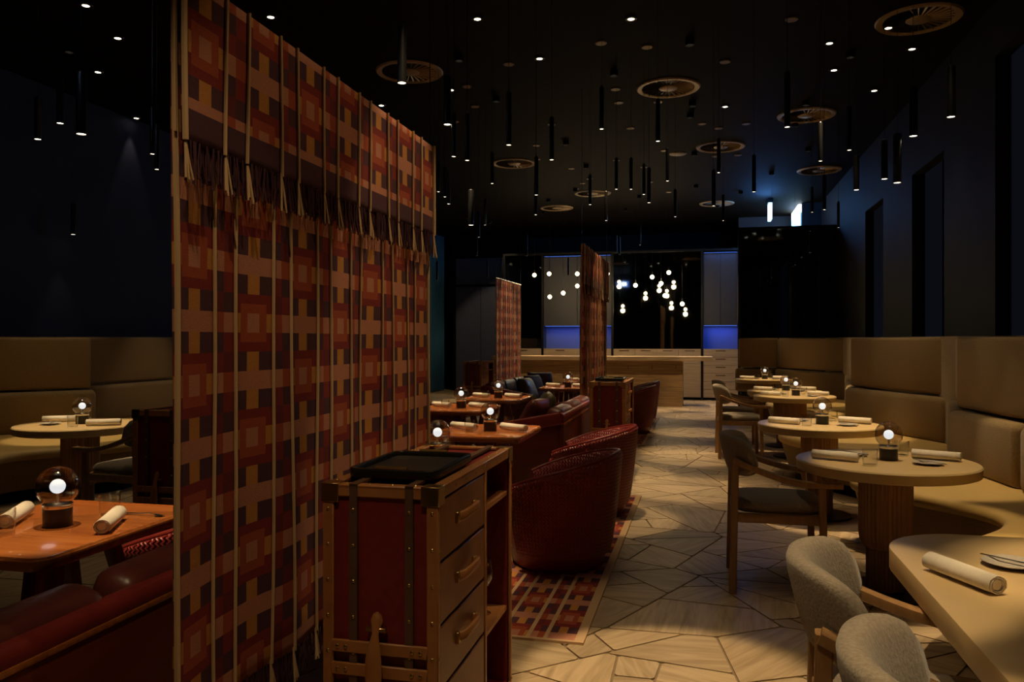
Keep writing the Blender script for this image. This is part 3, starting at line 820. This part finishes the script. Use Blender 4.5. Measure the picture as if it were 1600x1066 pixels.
def tray(label, x, y, sx, sy):
    t = thing('serving_tray', label, 'tray', (x, y, TH+.005), 0, 'black trays')
    G().prism(rrect(sx, sy, .03, 5), 0, .012).build('tray_floor', 'tray_leather', t, bevel=.003, seg=1)
    rp = rrect(sx, sy, .03, 5); rp.append(rp[0])
    G().tube([(a, b2, .014) for a, b2 in rp], 0, 10, sq=(.008, .014)).build('tray_rim', 'tray_rim', t, smooth=60)
    for s_ in (-1, 1): G().tube([(-.05, s_*(sy-.0), .03), (.05, s_*(sy-.0), .03)], .006, 8).build('tray_handle', 'brass', t)
tray('black leather serving tray on the trunk beside the big tapestry', -.90, 2.40, .135, .19)
tray('black leather serving tray on the trunk before the narrow aisle tapestry', -.90, 8.02, .135, .19)
# wine glasses on the trunk's lower shelf
def wine_glass(label, loc):
    t = thing('wine_glass', label, 'wine glass', loc, 0, 'wine glasses in the trunk')
    G().lathe([(0, 0), (.034, .0), (.034, .002), (.005, .006), (.0035, .012), (.0035, .085), (.006, .092)], n=20).build('stem', 'clear_glass', t)
    G().lathe([(.006, .092), (.030, .108), (.041, .135), (.041, .16), (.033, .205), (.0318, .205), (.0395, .16), (.0395, .136), (.029, .110), (.004, .0945)], n=24).build('bowl', 'clear_glass', t)
    return t
for x, y in ((-.80, 2.74), (-.80, 2.85), (-.90, 2.80)):
    wine_glass('stemmed wine glass on the middle shelf of the trunk by the big tapestry', (x, y, .378))
for i, (x, y) in enumerate(((-4.04, 14.72), (-4.06, 14.84))):
    tag(G().lathe([(0, 0), (.035, 0), (.037, .01), (.037, .18), (.014, .24), (.014, .30), (0, .30)], n=16).build('bottle', 'bottle_green', None, loc=(x, y, .378)),
        'dark green bottle on the open shelf of the trunk near the door panels', 'bottle', 'bottles in the far trunk')

# ---------------------------------------------------------------- table settings
def make_lamp():
    t = thing('globe_lamp', 'lamp', 'lamp')
    G().lathe([(0, 0), (.046, 0), (.048, .003), (.048, .072), (.0, .072)], n=32).build('base', 'lamp_base', t)
    G().lathe([(.0485, .066), (.050, .068), (.050, .080), (.040, .082), (0, .082)], n=32).build('collar', 'steel', t)
    pr = [(.072*math.sin(a), .142-.072*math.cos(a)) for a in [PI*(.17+.83*i/20) for i in range(21)]]; pr[-1] = (0, pr[-1][1])
    gl = G().lathe(pr, n=36); gl.f = [f for f in gl.f if len(f) <= 4]; gl.mi = [0]*len(gl.f); gl.build('glass_globe', 'smoke_glass', t, smooth=80)
    pr = [(.026*math.sin(PI*i/14), .142-.026*math.cos(PI*i/14)) for i in range(15)]; pr[0] = (0, pr[0][1]); pr[-1] = (0, pr[-1][1])
    G().lathe(pr, n=24).build('glowing_core', 'lamp_core', t, smooth=80)
    G().lathe([(.006, .08), (.006, .118)], n=10).build('core_stem', 'steel', t)
    l = bpy.data.lights.new('lamp_light', 'POINT'); l.energy = .55; l.color = (1, .90, .78); l.shadow_soft_size = .032
    return t
lamp0 = make_lamp()
lamp_used = [0]
def lamp(x, y, lab):
    if not lamp_used[0]:
        lamp_used[0] = 1; lamp0.location = (x, y, TZ); lamp0['label'] = lab; lamp0['group'] = 'globe table lamps'; o = lamp0
    else: o = dup(lamp0, (x, y, TZ), None, lab, 'globe table lamps')
    return o
def napkin_mesh():
    g = G(); N = 40; vs = []; pr = []
    for i in range(N+1):                                    # spiral roll
        a = i/N*2*PI*2.6; r = .0125+.0125*i/N; pr.append((r*math.cos(a), r*math.sin(a)))
    for x in (-.122, .122):
        for (cx, cz) in pr: vs.append((x+random.uniform(-.002, .002), cx*1.12, cz+.025))
    g.add(vs, [(i, i+1, N+1+i+1, N+1+i) for i in range(N)])
    g.lathe([(.012, -.117), (.012, .117)], (0, 0, .025), 16, axis='x')
    return g
nk0 = napkin_mesh().build('napkin', 'napkin', None, smooth=60)
md = nk0.modifiers.new('cloth', 'SOLIDIFY'); md.thickness = .0022; md.offset = 1
nk_used = [0]
def napkin(x, y, rz, lab, grp):
    o = nk0 if not nk_used[0] else nk0.copy()
    if nk_used[0]: COL.objects.link(o)
    nk_used[0] = 1; o.location = (x, y, TZ+.0015); o.rotation_euler = (0, 0, rz); tag(o, lab, 'napkin', grp); return o
gl0 = G().lathe([(0, 0), (.034, 0), (.036, .004), (.039, .088), (.0372, .088), (.0345, .008), (0, .006)], n=28).build('tumbler', 'clear_glass', None, smooth=50)
gl_used = [0]
def tumbler(x, y, lab, grp):
    o = gl0 if not gl_used[0] else gl0.copy()
    if gl_used[0]: COL.objects.link(o)
    gl_used[0] = 1; o.location = (x, y, TZ); tag(o, lab, 'glass', grp)
pl0 = G().lathe([(0, .003), (.03, 0), (.035, .0), (.066, .010), (.078, .013), (.079, .015), (.066, .0135), (.04, .006), (0, .006)], n=36).build('side_plate', 'plate', None, smooth=50)
kn0 = G().add([(x, y, z) for z in (0, .002) for x, y in ((-.10, -.005), (0, -.005), (.05, -.009), (.095, -.007), (.105, .003), (.05, .006), (0, .005), (-.10, .005))],
              [tuple(range(7, -1, -1)), tuple(range(8, 16))]+[(i, (i+1) % 8, 8+(i+1) % 8, 8+i) for i in range(8)]).build('butter_knife', 'steel', None, smooth=0)
pk_used = [0]
def plate(x, y, rz, lab, klab, grp):
    o, k = (pl0, kn0) if not pk_used[0] else (pl0.copy(), kn0.copy())
    if pk_used[0]: COL.objects.link(o); COL.objects.link(k)
    pk_used[0] = 1; o.location = (x, y, TZ); tag(o, lab, 'plate', grp+' plates')
    k.location = (x+.01, y, TZ+.0150); k.rotation_euler = (0, 0, rz); tag(k, klab, 'knife', grp+' knives')
def spoon(x, y, rz, lab):
    g = G(); g.tube([(-.09, 0, .004), (-.02, 0, .006), (.03, 0, .010), (.05, 0, .006)], [.004, .003, .0025, .003], 8)
    vs = [(.05+.022*(1+math.cos(a))*1.0, .014*math.sin(a), .004+.004*abs(math.cos(a))) for a in [2*PI*i/16 for i in range(16)]]
    g.add(vs+[(.072, 0, .0005)], [(i, (i+1) % 16, 16) for i in range(16)])
    tag(g.build('spoon', 'steel', None, smooth=60, loc=(x, y, TZ)), lab, 'spoon')
# per round table: lamp, two places along the aisle/banquette axis
RN = {'R1': 'the round table next to the long table', 'R2': 'the second round table from the long table', 'R3': 'the joined round table on the long table side',
      'R4': 'the joined round table on the bar side', 'R5': 'the round table by the glass partition', 'L1': 'the round table by the blue wall'}
for k, (l, _) in RT.items():
    x, y = l[0], l[1]; wh = RN[k]
    lamp(x+(.02 if k != 'L1' else 0), y+(.02 if k != 'R2' else -.02), 'smoked globe lamp on '+wh)
    s = -1 if k == 'L1' else 1
    napkin(x-s*.27, y-.06, -.45 if s > 0 else .5, 'rolled napkin on armchair side of '+wh, 'rolled napkins')
    napkin(x+s*.28, y+.09, -.45 if s > 0 else .5, 'rolled napkin on banquette side of '+wh, 'rolled napkins')
    tumbler(x-s*.12, y-.21, 'water tumbler on armchair side of '+wh, 'water tumblers')
    tumbler(x+s*.13, y+.21, 'water tumbler on banquette side of '+wh, 'water tumblers')
    plate(x+s*.19, y-.10, 2.2, 'side plate on banquette side of '+wh, 'butter knife on banquette-side plate of '+wh, 'side')
    plate(x-s*.14, y+.17, 2.2, 'side plate on armchair side of '+wh, 'butter knife on armchair-side plate of '+wh, 'side')
# long table
napkin(.70, 2.43, -1.12, 'rolled white napkin on the long table, nearer the round tables', 'rolled napkins')
napkin(.74, 1.78, -1.12, 'rolled white napkin on the long table, farther from the round tables', 'rolled napkins')
plate(.89, 2.63, -.75, 'speckled side plate on the long table', 'butter knife on the speckled plate of the long table', 'side')
# red wood tables
WN = {'F': 'the wooden table by the big tapestry', 'A': 'the wooden table behind the trunk with tray', 'B': 'the wooden table by the second tub chair',
      'C': 'the wooden table at the aisle sofa, tub chair end', 'D': 'the wooden table at the aisle sofa, bar end',
      'E': 'the wooden table before the pillow sofa', 'E2': 'the wooden table past the aisle tapestry'}
for k, (l, _) in WT.items():
    x, y = l[0], l[1]; wh = WN[k]
    lx, ly = {'F': (-2.262, 2.40), 'A': (-1.47, 4.30)}.get(k, (x+.02, y+.02))
    lamp(lx, ly, 'smoked globe lamp on '+wh)
    r1 = .95 if k == 'F' else -.45
    if k == 'F':
        napkin(-2.065, 2.43, 2.05, 'rolled cream napkin beside the spoon on '+wh, 'rolled napkins'); napkin(-2.465, 2.42, 2.08, 'rolled cream napkin behind a tumbler on '+wh, 'rolled napkins')
        tumbler(-2.20, 2.585, 'clear water tumbler behind the napkin on '+wh, 'water tumblers'); tumbler(-2.345, 2.25, 'clear water tumbler in front of a napkin on '+wh, 'water tumblers')
        spoon(-2.075, 2.615, 2.79, 'small polished spoon on '+wh)
    else:
        napkin(x+.19, y+.05, -.55, 'rolled napkin on aisle side of '+wh, 'rolled napkins'); napkin(x-.19, y+.05, -.5, 'rolled napkin on sofa side of '+wh, 'rolled napkins')
        tumbler(x+.12, y+.20, 'water tumbler on aisle side of '+wh, 'water tumblers'); tumbler(x-.10, y-.11, 'water tumbler on sofa side of '+wh, 'water tumblers')

# ---------------------------------------------------------------- bar and back bar
YBAR = 16.75
xl = onY(770, 560, YBAR).x; xr = onY(1067, 560, YBAR).x; xt = onY(1113, 557, YBAR).x
ZB = onY(960, 557, YBAR).z
t = thing('bar_counter', 'long stone bar counter with overhanging slab top at the room end', 'bar', (0, 0, 0))
G().box(xl, xt, YBAR-.10, YBAR+.62, ZB-.085, ZB).build('counter_slab', 'travertine', t, bevel=.004, seg=1)
n = 6
for i in range(n):
    a = xl+(xr-xl)*i/n; b2 = xl+(xr-xl)*(i+1)/n
    G().box(a+.002, b2-.002, YBAR, YBAR+.5, .0, ZB-.085).build('front_panel', 'bar_front', t, bevel=.002, seg=1)
for px in (907, 942, 982, 1019, 1056):
    p = onY(px, 575, YBAR); G().tube([(p.x, YBAR-.001, p.z+.05), (p.x, YBAR-.03, p.z+.045), (p.x, YBAR-.035, p.z), (p.x, YBAR-.02, p.z-.02)], .007, 6).build('bag_hook', 'black_metal', t)
YK = 18.7
def kx(px): return onY(px, 500, YK).x
def kz(py): return onY(960, py, YK).z
z_top, z_n1, z_n0 = kz(396), kz(509), kz(545)
t = thing('back_bar', 'tall back bar with dark mirrors, grey doors, blue lit niches and pale drawers', 'cabinet', (0, 0, 0))
X = [kx(p) for p in (788, 848, 957, 1097, 1155)]
fr = .05
for i, x in enumerate(X): G().box(x-fr/2, x+fr/2, YK-.04, YK+.6, 0, z_top+.05).build('frame_post', 'black_metal', t, smooth=0)
G().box(X[0], X[-1], YK-.03, YK+.6, z_top, z_top+.05).build('frame_head', 'black_metal', t, smooth=0)
G().box(X[0], X[-1], YK+.55, YK+.6, 0, z_top).build('carcass', 'black', t, smooth=0)
for a, b2 in ((0, 1), (2, 3)):
    G().box(X[a]+fr/2, X[b2]-fr/2, YK, YK+.02, z_n0, z_top).build('mirror', 'mirror', t, smooth=0)
for a, b2 in ((1, 2), (3, 4)):
    xa, xb = X[a]+fr/2, X[b2]-fr/2; xm = (xa+xb)/2
    for p, q in ((xa, xm), (xm, xb)): G().box(p+.004, q-.004, YK, YK+.3, z_n1, z_top-.06).build('door', 'cabinet_grey', t, bevel=.003, seg=1)
    G().box(xa, xb, YK+.32, YK+.34, z_n0, z_n1).build('niche_back', 'niche_led_tint', t, smooth=0)
    led = G().box(xa+.02, xb-.02, YK+.10, YK+.13, z_n1-.012, z_n1).build('led_strip', 'led_blue', t, smooth=0)
    al = bpy.data.lights.new('niche_light', 'AREA'); al.shape = 'RECTANGLE'; al.size = xb-xa-.1; al.size_y = .05; al.energy = 2.2; al.color = (.12, .26, 1)
    lo = bpy.data.objects.new('niche_light', al); COL.objects.link(lo); lo.parent = led; lo.location = ((xa+xb)/2, YK+.12, z_n1-.02)
    tl = G().box(xa+.02, xb-.02, YK-.02, YK, z_top-.044, z_top-.038).build('led_strip', 'led_blue', t, smooth=0)
    al = bpy.data.lights.new('head_light', 'AREA'); al.shape = 'RECTANGLE'; al.size = xb-xa-.1; al.size_y = .03; al.energy = (.15 if a == 1 else 2); al.color = (.10, .25, 1)
    lo = bpy.data.objects.new('head_light', al); COL.objects.link(lo); lo.parent = tl; lo.location = ((xa+xb)/2, YK-.06, z_top-.05); lo.rotation_euler = (-.5, 0, 0)
def cab(xa, xb, z0, z1, nx, nz, handle):
    for i in range(nx):
        for j in range(nz):
            a = xa+(xb-xa)*i/nx; b2 = xa+(xb-xa)*(i+1)/nx; c0 = z0+(z1-z0)*j/nz; c1 = z0+(z1-z0)*(j+1)/nz
            d = G().box(a+.003, b2-.003, YK-.03, YK+.5, c0+.003, c1-.003).build('drawer', 'bar_veneer', t, bevel=.002, seg=1)
            if handle: G().box((a+b2)/2-.11, (a+b2)/2+.11, YK-.036, YK-.03, c1-.055, c1-.035).build('pull_slot', 'strap_brown', d, smooth=0)
for a, b2, nx in ((0, 1, 1), (1, 2, 2), (2, 3, 4)):
    cab(X[a]+fr/2, X[b2]-fr/2, .84, z_n0, nx, 1, True); cab(X[a]+fr/2, X[b2]-fr/2, .06, .84, nx, 1, False)
cab(X[3]+fr/2, X[4]-fr/2, .06, z_n0, 1, 6, True)
# wall section right of the back bar and dark door panels on its left
G().box(X[4], WR, YK+.3, YK+.4, 0, CEIL).build('trim_1', 'wall_dark', None, smooth=0)['kind'] = 'structure'
YD = 20.6
a, b2 = onY(712, 500, YD), onY(786, 500, YD)
t = thing('panel_doors', 'tall dark blue grey door panels between the teal curtain and the back bar', 'door', (0, 0, 0))
zt, zm = onY(740, 404, YD).z, onY(740, 446, YD).z; xm = a.x+(b2.x-a.x)*.53
G().box(a.x-.1, b2.x+.6, YD+.05, YD+.12, 0, CEIL).build('surround', 'black', t, smooth=0)
for p, q in ((a.x, xm), (xm, b2.x)):
    G().box(p+.006, q-.006, YD, YD+.05, .02, zm-.04).build('door_leaf', 'door_blue', t, bevel=.004, seg=1)
G().box(a.x+.006, b2.x-.006, YD, YD+.05, zm+.03, zt).build('transom_panel', 'door_blue', t, bevel=.004, seg=1)
# teal curtain along the left wall
g = G(); vs = []; ya, yb = 12.5, 20.55; N = 460
for i in range(N+1):
    y = ya+(yb-ya)*i/N; x = WL+.16+.055*math.sin(y*2*PI/.16)+.02*math.sin(y*3.1); vs += [(x, y, .02), (x, y, CEIL-.02)]
g.add(vs, [(2*i, 2*i+2, 2*i+3, 2*i+1) for i in range(N)])
o = g.build('curtain', 'curtain', None, smooth=80); tag(o, 'full height teal pleated curtain along the wall beyond the sofas', 'curtain')
md = o.modifiers.new('thickness', 'SOLIDIFY'); md.thickness = .006
# dark glass partition closing the banquette
YP = 15.35; xa = onY(1155, 500, YP).x; zt = onY(1240, 354, YP).z
t = thing('glass_partition', 'dark reflective glass partition in a black frame at the banquette end', 'partition', (0, 0, 0))
xs = [xa, xa+(WR-xa)*.53, WR-.02]
for p, q in zip(xs, xs[1:]): G().box(p+.02, q-.02, YP, YP+.02, .04, zt-.03).build('glass_pane', 'partition_glass', t, smooth=0)
for x in xs: G().box(x-.022, x+.022, YP-.02, YP+.04, 0, zt).build('frame_post', 'black_metal', t, smooth=0)
G().box(xa-.022, WR, YP-.02, YP+.04, zt-.035, zt+.01).build('frame_rail', 'black_metal', t, smooth=0)
G().box(xa-.022, WR, YP-.02, YP+.04, 0, .05).build('frame_rail', 'black_metal', t, smooth=0)
# blue emergency sign beyond the partition, seen end-on, and the lit clerestory strip
p = at(1203, 318, 4.12)
t = thing('exit_sign', 'glowing blue-white exit sign hanging edge-on beyond the glass partition', 'sign', (p.x, p.y, CEIL))
G().box(-.05, .05, -.19, .19, -.09, 0).build('mount', 'black_metal', t, smooth=0)
G().box(-.030, .030, -.17, .17, -.42, -.09).build('sign_panel', 'exit_glow', t, bevel=.01)
al = bpy.data.lights.new('exit_light', 'POINT'); al.energy = 32; al.color = (.10, .34, 1); al.shadow_soft_size = .15
lo = bpy.data.objects.new('exit_light', al); COL.objects.link(lo); lo.parent = t; lo.location = (-.10, -.25, -.30)
t = thing('clerestory_light', 'bright blue-white slatted light strip under the ceiling beyond the partition', 'light', (0, 0, 0))
ya, yb = 17.3, 18.6; X_ = 1.92
G().box(X_, X_+.06, ya, yb, CEIL-.16, CEIL-.02).build('glow_strip', 'exit_white', t, smooth=0)
for i in range(8): G().box(X_, X_+.05, ya+.1+i*.16, ya+.16+i*.16, CEIL-.55, CEIL-.16).build('lit_slat', 'exit_glow', t, smooth=0)
G().box(X_+.06, WR, ya-.05, yb, CEIL-.9, CEIL).build('bulkhead', 'wall_dark', t, smooth=0)
al = bpy.data.lights.new('clerestory_lamp', 'AREA'); al.shape = 'RECTANGLE'; al.size = 1.2; al.size_y = .3; al.energy = 14; al.color = (.10, .33, 1)
lo = bpy.data.objects.new('clerestory_lamp', al); COL.objects.link(lo); lo.parent = t; lo.location = (X_-.03, (ya+yb)/2, CEIL-.3); lo.rotation_euler = (0, PI/2+.3, PI)
# exit sign seen in the mirror
t = thing('exit_sign', 'blue exit sign with white figure above the sofas, seen in the bar mirror', 'sign', (-3.35, 3.0, CEIL))
G().box(-.02, .02, -.02, .02, -.32, 0).build('mount', 'black_metal', t, smooth=0)
G().box(-.26, .26, -.025, .025, -.56, -.30).build('sign_panel', 'led_blue', t, bevel=.008)
g = G(); g.box(-.16, -.10, .0255, .029, -.50, -.36); g.box(-.02, .05, .0255, .029, -.50, -.36); g.box(.10, .14, .0255, .029, -.50, -.36)
g.build('pictogram', 'exit_white', t, smooth=0)

# ---------------------------------------------------------------- lights hung from the ceiling
def make_pendant(name, label, r, h, grp):
    t = thing('tube_pendant', label, 'pendant light', (0, 0, 0), 0, grp)
    G().lathe([(.0, h+.015), (r*.4, h+.012), (r*.9, h+.004), (r, h), (r, .0), (r*.88, .0), (r*.88, .012), (0, .012)], n=16).build('tube', 'black_metal', t)
    G().lathe([(r*.85, .003), (r*.85, .011)], n=16).build('lens', 'spot_lens', t)
    return t
pd0 = [make_pendant('tube_pendant', 'thick black tube pendant light on a cable from the dark ceiling', .028, .34, 'thick tube pendants'),
       make_pendant('tube_pendant', 'slim black tube pendant light on a thin cable from the dark ceiling', .0165, .30, 'slim tube pendants')]
PEN = [(59,218),(94,193),(127,210),(105,367),(238,241),(245,265),(628,130),(699,195),(709,245),(730,251),(795,227),(862,250),(769,287),(685,300),(695,308),(701,319),
       (736,352),(758,352),(748,371),(679,367),(838,305),(837,336),(940,202),(963,296),(986,296),(1006,304),(1014,317),(947,345),(922,320),(1028,221),(1043,283),(1123,270),
       (1115,322),(1055,339),(1282,252),(1402,286),(1382,280),(1338,297),(1427,213),(1327,235),(1230,199),(1310,356),(1288,328),(1269,332),(1253,402),(1242,414),
       (1266,395),(1206,434),(1486,183),(963,395),(968,398),(1000,383),(888,430),(683,438),(783,427),(745,400),(762,433),(823,400),(1130,345),(1178,300)]
SIZE = {(127,210):4.4, (628,130):4.8, (699,195):5.6, (105,367):8.9, (1402,286):5.6, (736,352):7.8, (94,193):6.3, (59,218):6.5, (1382,280):7, (1338,297):8, (1486,183):5.4, (1427,213):5.6}
used_p = [0, 0]; rg = random.Random(4)
for px, py in PEN:
    if (px, py) in SIZE: t_ = SIZE[(px, py)]; z = EYE+t_*(HOR-py)/F
    else:
        z = rg.uniform(2.5, 2.95); t_ = (z-EYE)*F/(HOR-py)
        if t_ > 15.5: t_ = rg.uniform(12.5, 15.5); z = EYE+t_*(HOR-py)/F
    p = at(px, py, z) if abs(HOR-py) > 1 else None
    x = min(max(p.x, WL+.2), WR-.12)
    kd = 0 if (px, py) in SIZE else 1
    if not used_p[kd]: o = pd0[kd]; used_p[kd] = 1
    else: o = dup(pd0[kd], (0, 0, 0))
    o.location = (x, p.y, z)
    G().tube([(0, 0, .30), (0, 0, CEIL-z)], .0016, 5).build('cable', 'black_metal', o)
    spot('pendant_spot', (0, 0, -.01), PEND_W if x > -6 else .15, 52, o, blend=.6, radius=.022)
def make_ceiling_spot():
    t = thing('ceiling_spotlight', 'small bright recessed spotlight shining from the dark ceiling', 'spotlight', (0, 0, 0), 0, 'bright ceiling spotlights')
    G().lathe([(.030, -.012), (.050, -.012), (.055, -.004), (.055, 0), (.030, 0), (.030, -.012)], n=20, cap=False).build('trim_ring', 'black_metal', t)
    G().lathe([(0, -.010), (.029, -.010), (.029, -.001), (0, -.001)], n=16).build('lens', 'spot_lens', t)
    return t
def make_downlight():
    t = thing('ceiling_downlight', 'black baffled downlight added for its beam on the dark ceiling, lens hidden', 'spotlight', (0, 0, 0), 0, 'baffled ceiling downlights')
    G().lathe([(.036, 0), (.036, -.055), (.042, -.055), (.042, 0), (.036, 0)], n=20, cap=False).build('baffle', 'black', t)
    G().lathe([(0, -.006), (.035, -.006), (.035, -.001), (0, -.001)], n=16).build('lens', 'spot_lens', t)
    return t
cs0 = [make_ceiling_spot(), make_downlight()]; cs_used = [0, 0]
def ceiling_spot(x, y, watts=SPOT_W, angle=40, tilt=(0, 0), over=None, bright=0):
    kd = 0 if bright else 1
    if not cs_used[kd]: o = cs0[kd]; cs_used[kd] = 1
    else: o = dup(cs0[kd], (0, 0, 0))
    o.location = (x, y, CEIL)
    o['label'] = ('black baffled ceiling downlight directly above '+over) if over else ('small bright recessed spotlight shining from the dark ceiling' if bright else 'black baffled downlight added for its beam on the dark ceiling, lens hidden')
    s_ = spot('ceiling_spot_beam', (0, 0, -.06), watts, angle, o, blend=.35, radius=.025); s_.rotation_euler = (tilt[0], tilt[1], 0)
for px, py in [(423,27),(134,9),(184,60),(746,30),(986,30),(843,92),(1296,68),(1388,44),(1425,77),(1303,110),(1366,142),(153,113),(213,185),(705,141),(596,165),(1133,167)]:
    p = at(px, py, CEIL-.01); ceiling_spot(min(p.x, WR-.1), p.y, 8 if p.x > -6 else .2, 46, bright=1)
# the narrow beams set over each table
for k, (l, _) in RT.items(): ceiling_spot(l[0]+.12, l[1]-.10, 290 if k != 'L1' else 190, 19, over=RN[k])
for k, (l, _) in WT.items(): ceiling_spot(l[0]-.02, l[1]+.08, 200 if k != 'F' else 270, 17, over=WN[k])
ceiling_spot(1.3, 2.5, 210, 22, over='the long table')
for x, y, w_, a_ in ((1.5, 5.7, 38, 32), (1.45, 3.75, 42, 28), (1.4, 8.3, 50, 34), (1.5, 12.3, 60, 36), (.35, 1.3, 24, 46)): ceiling_spot(x, y, w_, a_)  # last one added to brighten the armchairs at the long table
for y, w_ in ((7.6, 80), (9.6, 60), (12.2, 60), (14.8, 80)): ceiling_spot(-.12, y, w_, 26)
ceiling_spot(-.1, 3.3, 36, 40)
# added beams, turned to brighten the tapestries, trunks, bar, doors and curtain
ceiling_spot(-.15, 3.25, 110, 30, (0, .36)); ceiling_spot(.3, 2.4, 34, 40, (0, .46)); ceiling_spot(-.15, 10.1, 150, 30, (0, .40)); ceiling_spot(-2.3, 14.6, 120, 36, (0, .42))
ceiling_spot(-.55, .55, 95, 40, (.42, 0)); ceiling_spot(-.9, 8.3, 60, 18); ceiling_spot(-.8, 6.2, 40, 30, (.3, .1))
ceiling_spot(-2.1, .6, 22, 44, (.35, 0))
for x in (-3.4, -1.6, .3): ceiling_spot(x, 17.1, 140, 40); ceiling_spot(x+.4, 15.6, 230, 44, (.30, 0))
ceiling_spot(-5.2, 17.3, 90, 56, (0, .45)); ceiling_spot(-4.9, 18.2, 70, 70, (.55, 0)); ceiling_spot(-5.9, 6.4, 60, 40); ceiling_spot(-5.9, 8.6, 60, 40)
# speakers and sensor plates: plain discs on the ceiling
d0 = G().lathe([(0, -.010), (.050, -.010), (.056, -.004), (.056, 0), (0, 0)], n=20).build('ceiling_disc', 'disc_metal', None)
first_d = True
for px, py in [(939,67),(1011,73),(1133,96),(795,100),(742,166),(962,139),(967,160),(1028,159),(862,194),(985,200),(838,227),(839,249),(893,263),(963,250),(1006,261),(1016,284),
               (921,279),(910,286),(900,295),(1038,235),(1097,193),(1118,244),(1153,242),(1045,300),(1123,200),(1166,193),(730,135),(710,190),(1237,30)]:
    p = at(px, py, CEIL); o = d0 if first_d else d0.copy()
    if not first_d: COL.objects.link(o)
    first_d = False; o.location = p; tag(o, 'small flat metal disc plate set on the dark ceiling', 'ceiling plate', 'ceiling disc plates')
p = at(1059, 240, CEIL)
tag(G().lathe([(0, -.012), (.125, -.012), (.135, -.004), (.135, 0), (0, 0)], n=36).build('ceiling_speaker', 'disc_metal', None, loc=p), 'plain round plate larger than the small discs, set on the ceiling', 'ceiling plate')
def make_vent():
    t = thing('ceiling_diffuser', 'round swirl air diffuser with radial fins set in the dark ceiling', 'vent', (0, 0, 0), 0, 'swirl diffusers')
    G().lathe([(.285, -.008), (.300, -.016), (.340, -.016), (.352, 0), (.285, 0), (.285, -.008)], n=56, cap=False).build('rim', 'vent_metal', t)
    G().lathe([(0, -.016), (.095, -.016), (.105, -.008), (.105, 0), (0, 0)], n=32).build('hub', 'vent_metal', t)
    G().lathe([(0, -.001), (.29, -.001), (.29, 0), (0, 0)], n=32).build('backing', 'black', t)
    fin = None
    for i in range(28):
        a = 2*PI*i/28
        if fin is None:
            fin = G().add([(.10, -.004, -.004), (.292, -.010, -.004), (.292, .004, -.015), (.10, .002, -.012), (.10, -.004, -.0025), (.292, -.010, -.0025), (.292, .004, -.0135), (.10, .002, -.0105)],
                          [(0, 1, 2, 3), (7, 6, 5, 4), (0, 4, 5, 1), (1, 5, 6, 2), (2, 6, 7, 3), (3, 7, 4, 0)]).build('fin', 'vent_metal', t, smooth=0); o = fin
        else: o = fin.copy(); COL.objects.link(o)
        o.rotation_euler = (0, 0, a)
    return t
v0 = make_vent()
for i, (px, py) in enumerate([(1044,137),(803,255),(926,302),(1126,229),(1260,180),(1280,266),(640,112),(1435,30),(1120,318),(870,325)]):
    p = at(px, py, CEIL); x = min(p.x, WR-.42)
    if i == 0: v0.location = (x, p.y, CEIL)
    else: dup(v0, (x, p.y, CEIL))
# glowing bulbs over the bar
def make_bulb():
    t = thing('globe_pendant', 'small glowing warm globe bulb hanging on a thin wire over the bar', 'pendant light', (0, 0, 0), 0, 'glowing bulbs over the bar')
    pr = [(.043*math.sin(PI*i/12), -.043*math.cos(PI*i/12)) for i in range(13)]; pr[0] = (0, -.043); pr[-1] = (0, .043)
    G().lathe(pr, n=20).build('bulb', 'bulb', t, smooth=80)
    G().lathe([(.012, .036), (.012, .11), (0, .112)], n=12).build('socket', 'black_metal', t)
    return t
b0 = make_bulb(); rg = random.Random(9)
for i, (px, py) in enumerate([(835,430),(858,428),(902,428),(902,447),(880,458),(859,464),(949,428),(948,468),(1045,426),(1019,433),(1039,462),(1066,475),(1033,443),(993,446)]):  # last two stand in for bulb reflections in the back bar mirror
    Y = rg.uniform(16.9, 17.5); p = onY(px, py, Y); o = b0 if i == 0 else dup(b0, (0, 0, 0)); o.location = p
    G().tube([(0, 0, .10), (0, 0, CEIL-p.z)], .003, 5).build('wire', 'black_metal', o)
    l = bpy.data.lights.new('bulb_light', 'POINT'); l.energy = 3; l.color = (1, .74, .4); l.shadow_soft_size = .055
    lo = bpy.data.objects.new('bulb_light', l); COL.objects.link(lo); lo.parent = o; lo.location = (0, 0, -.12)
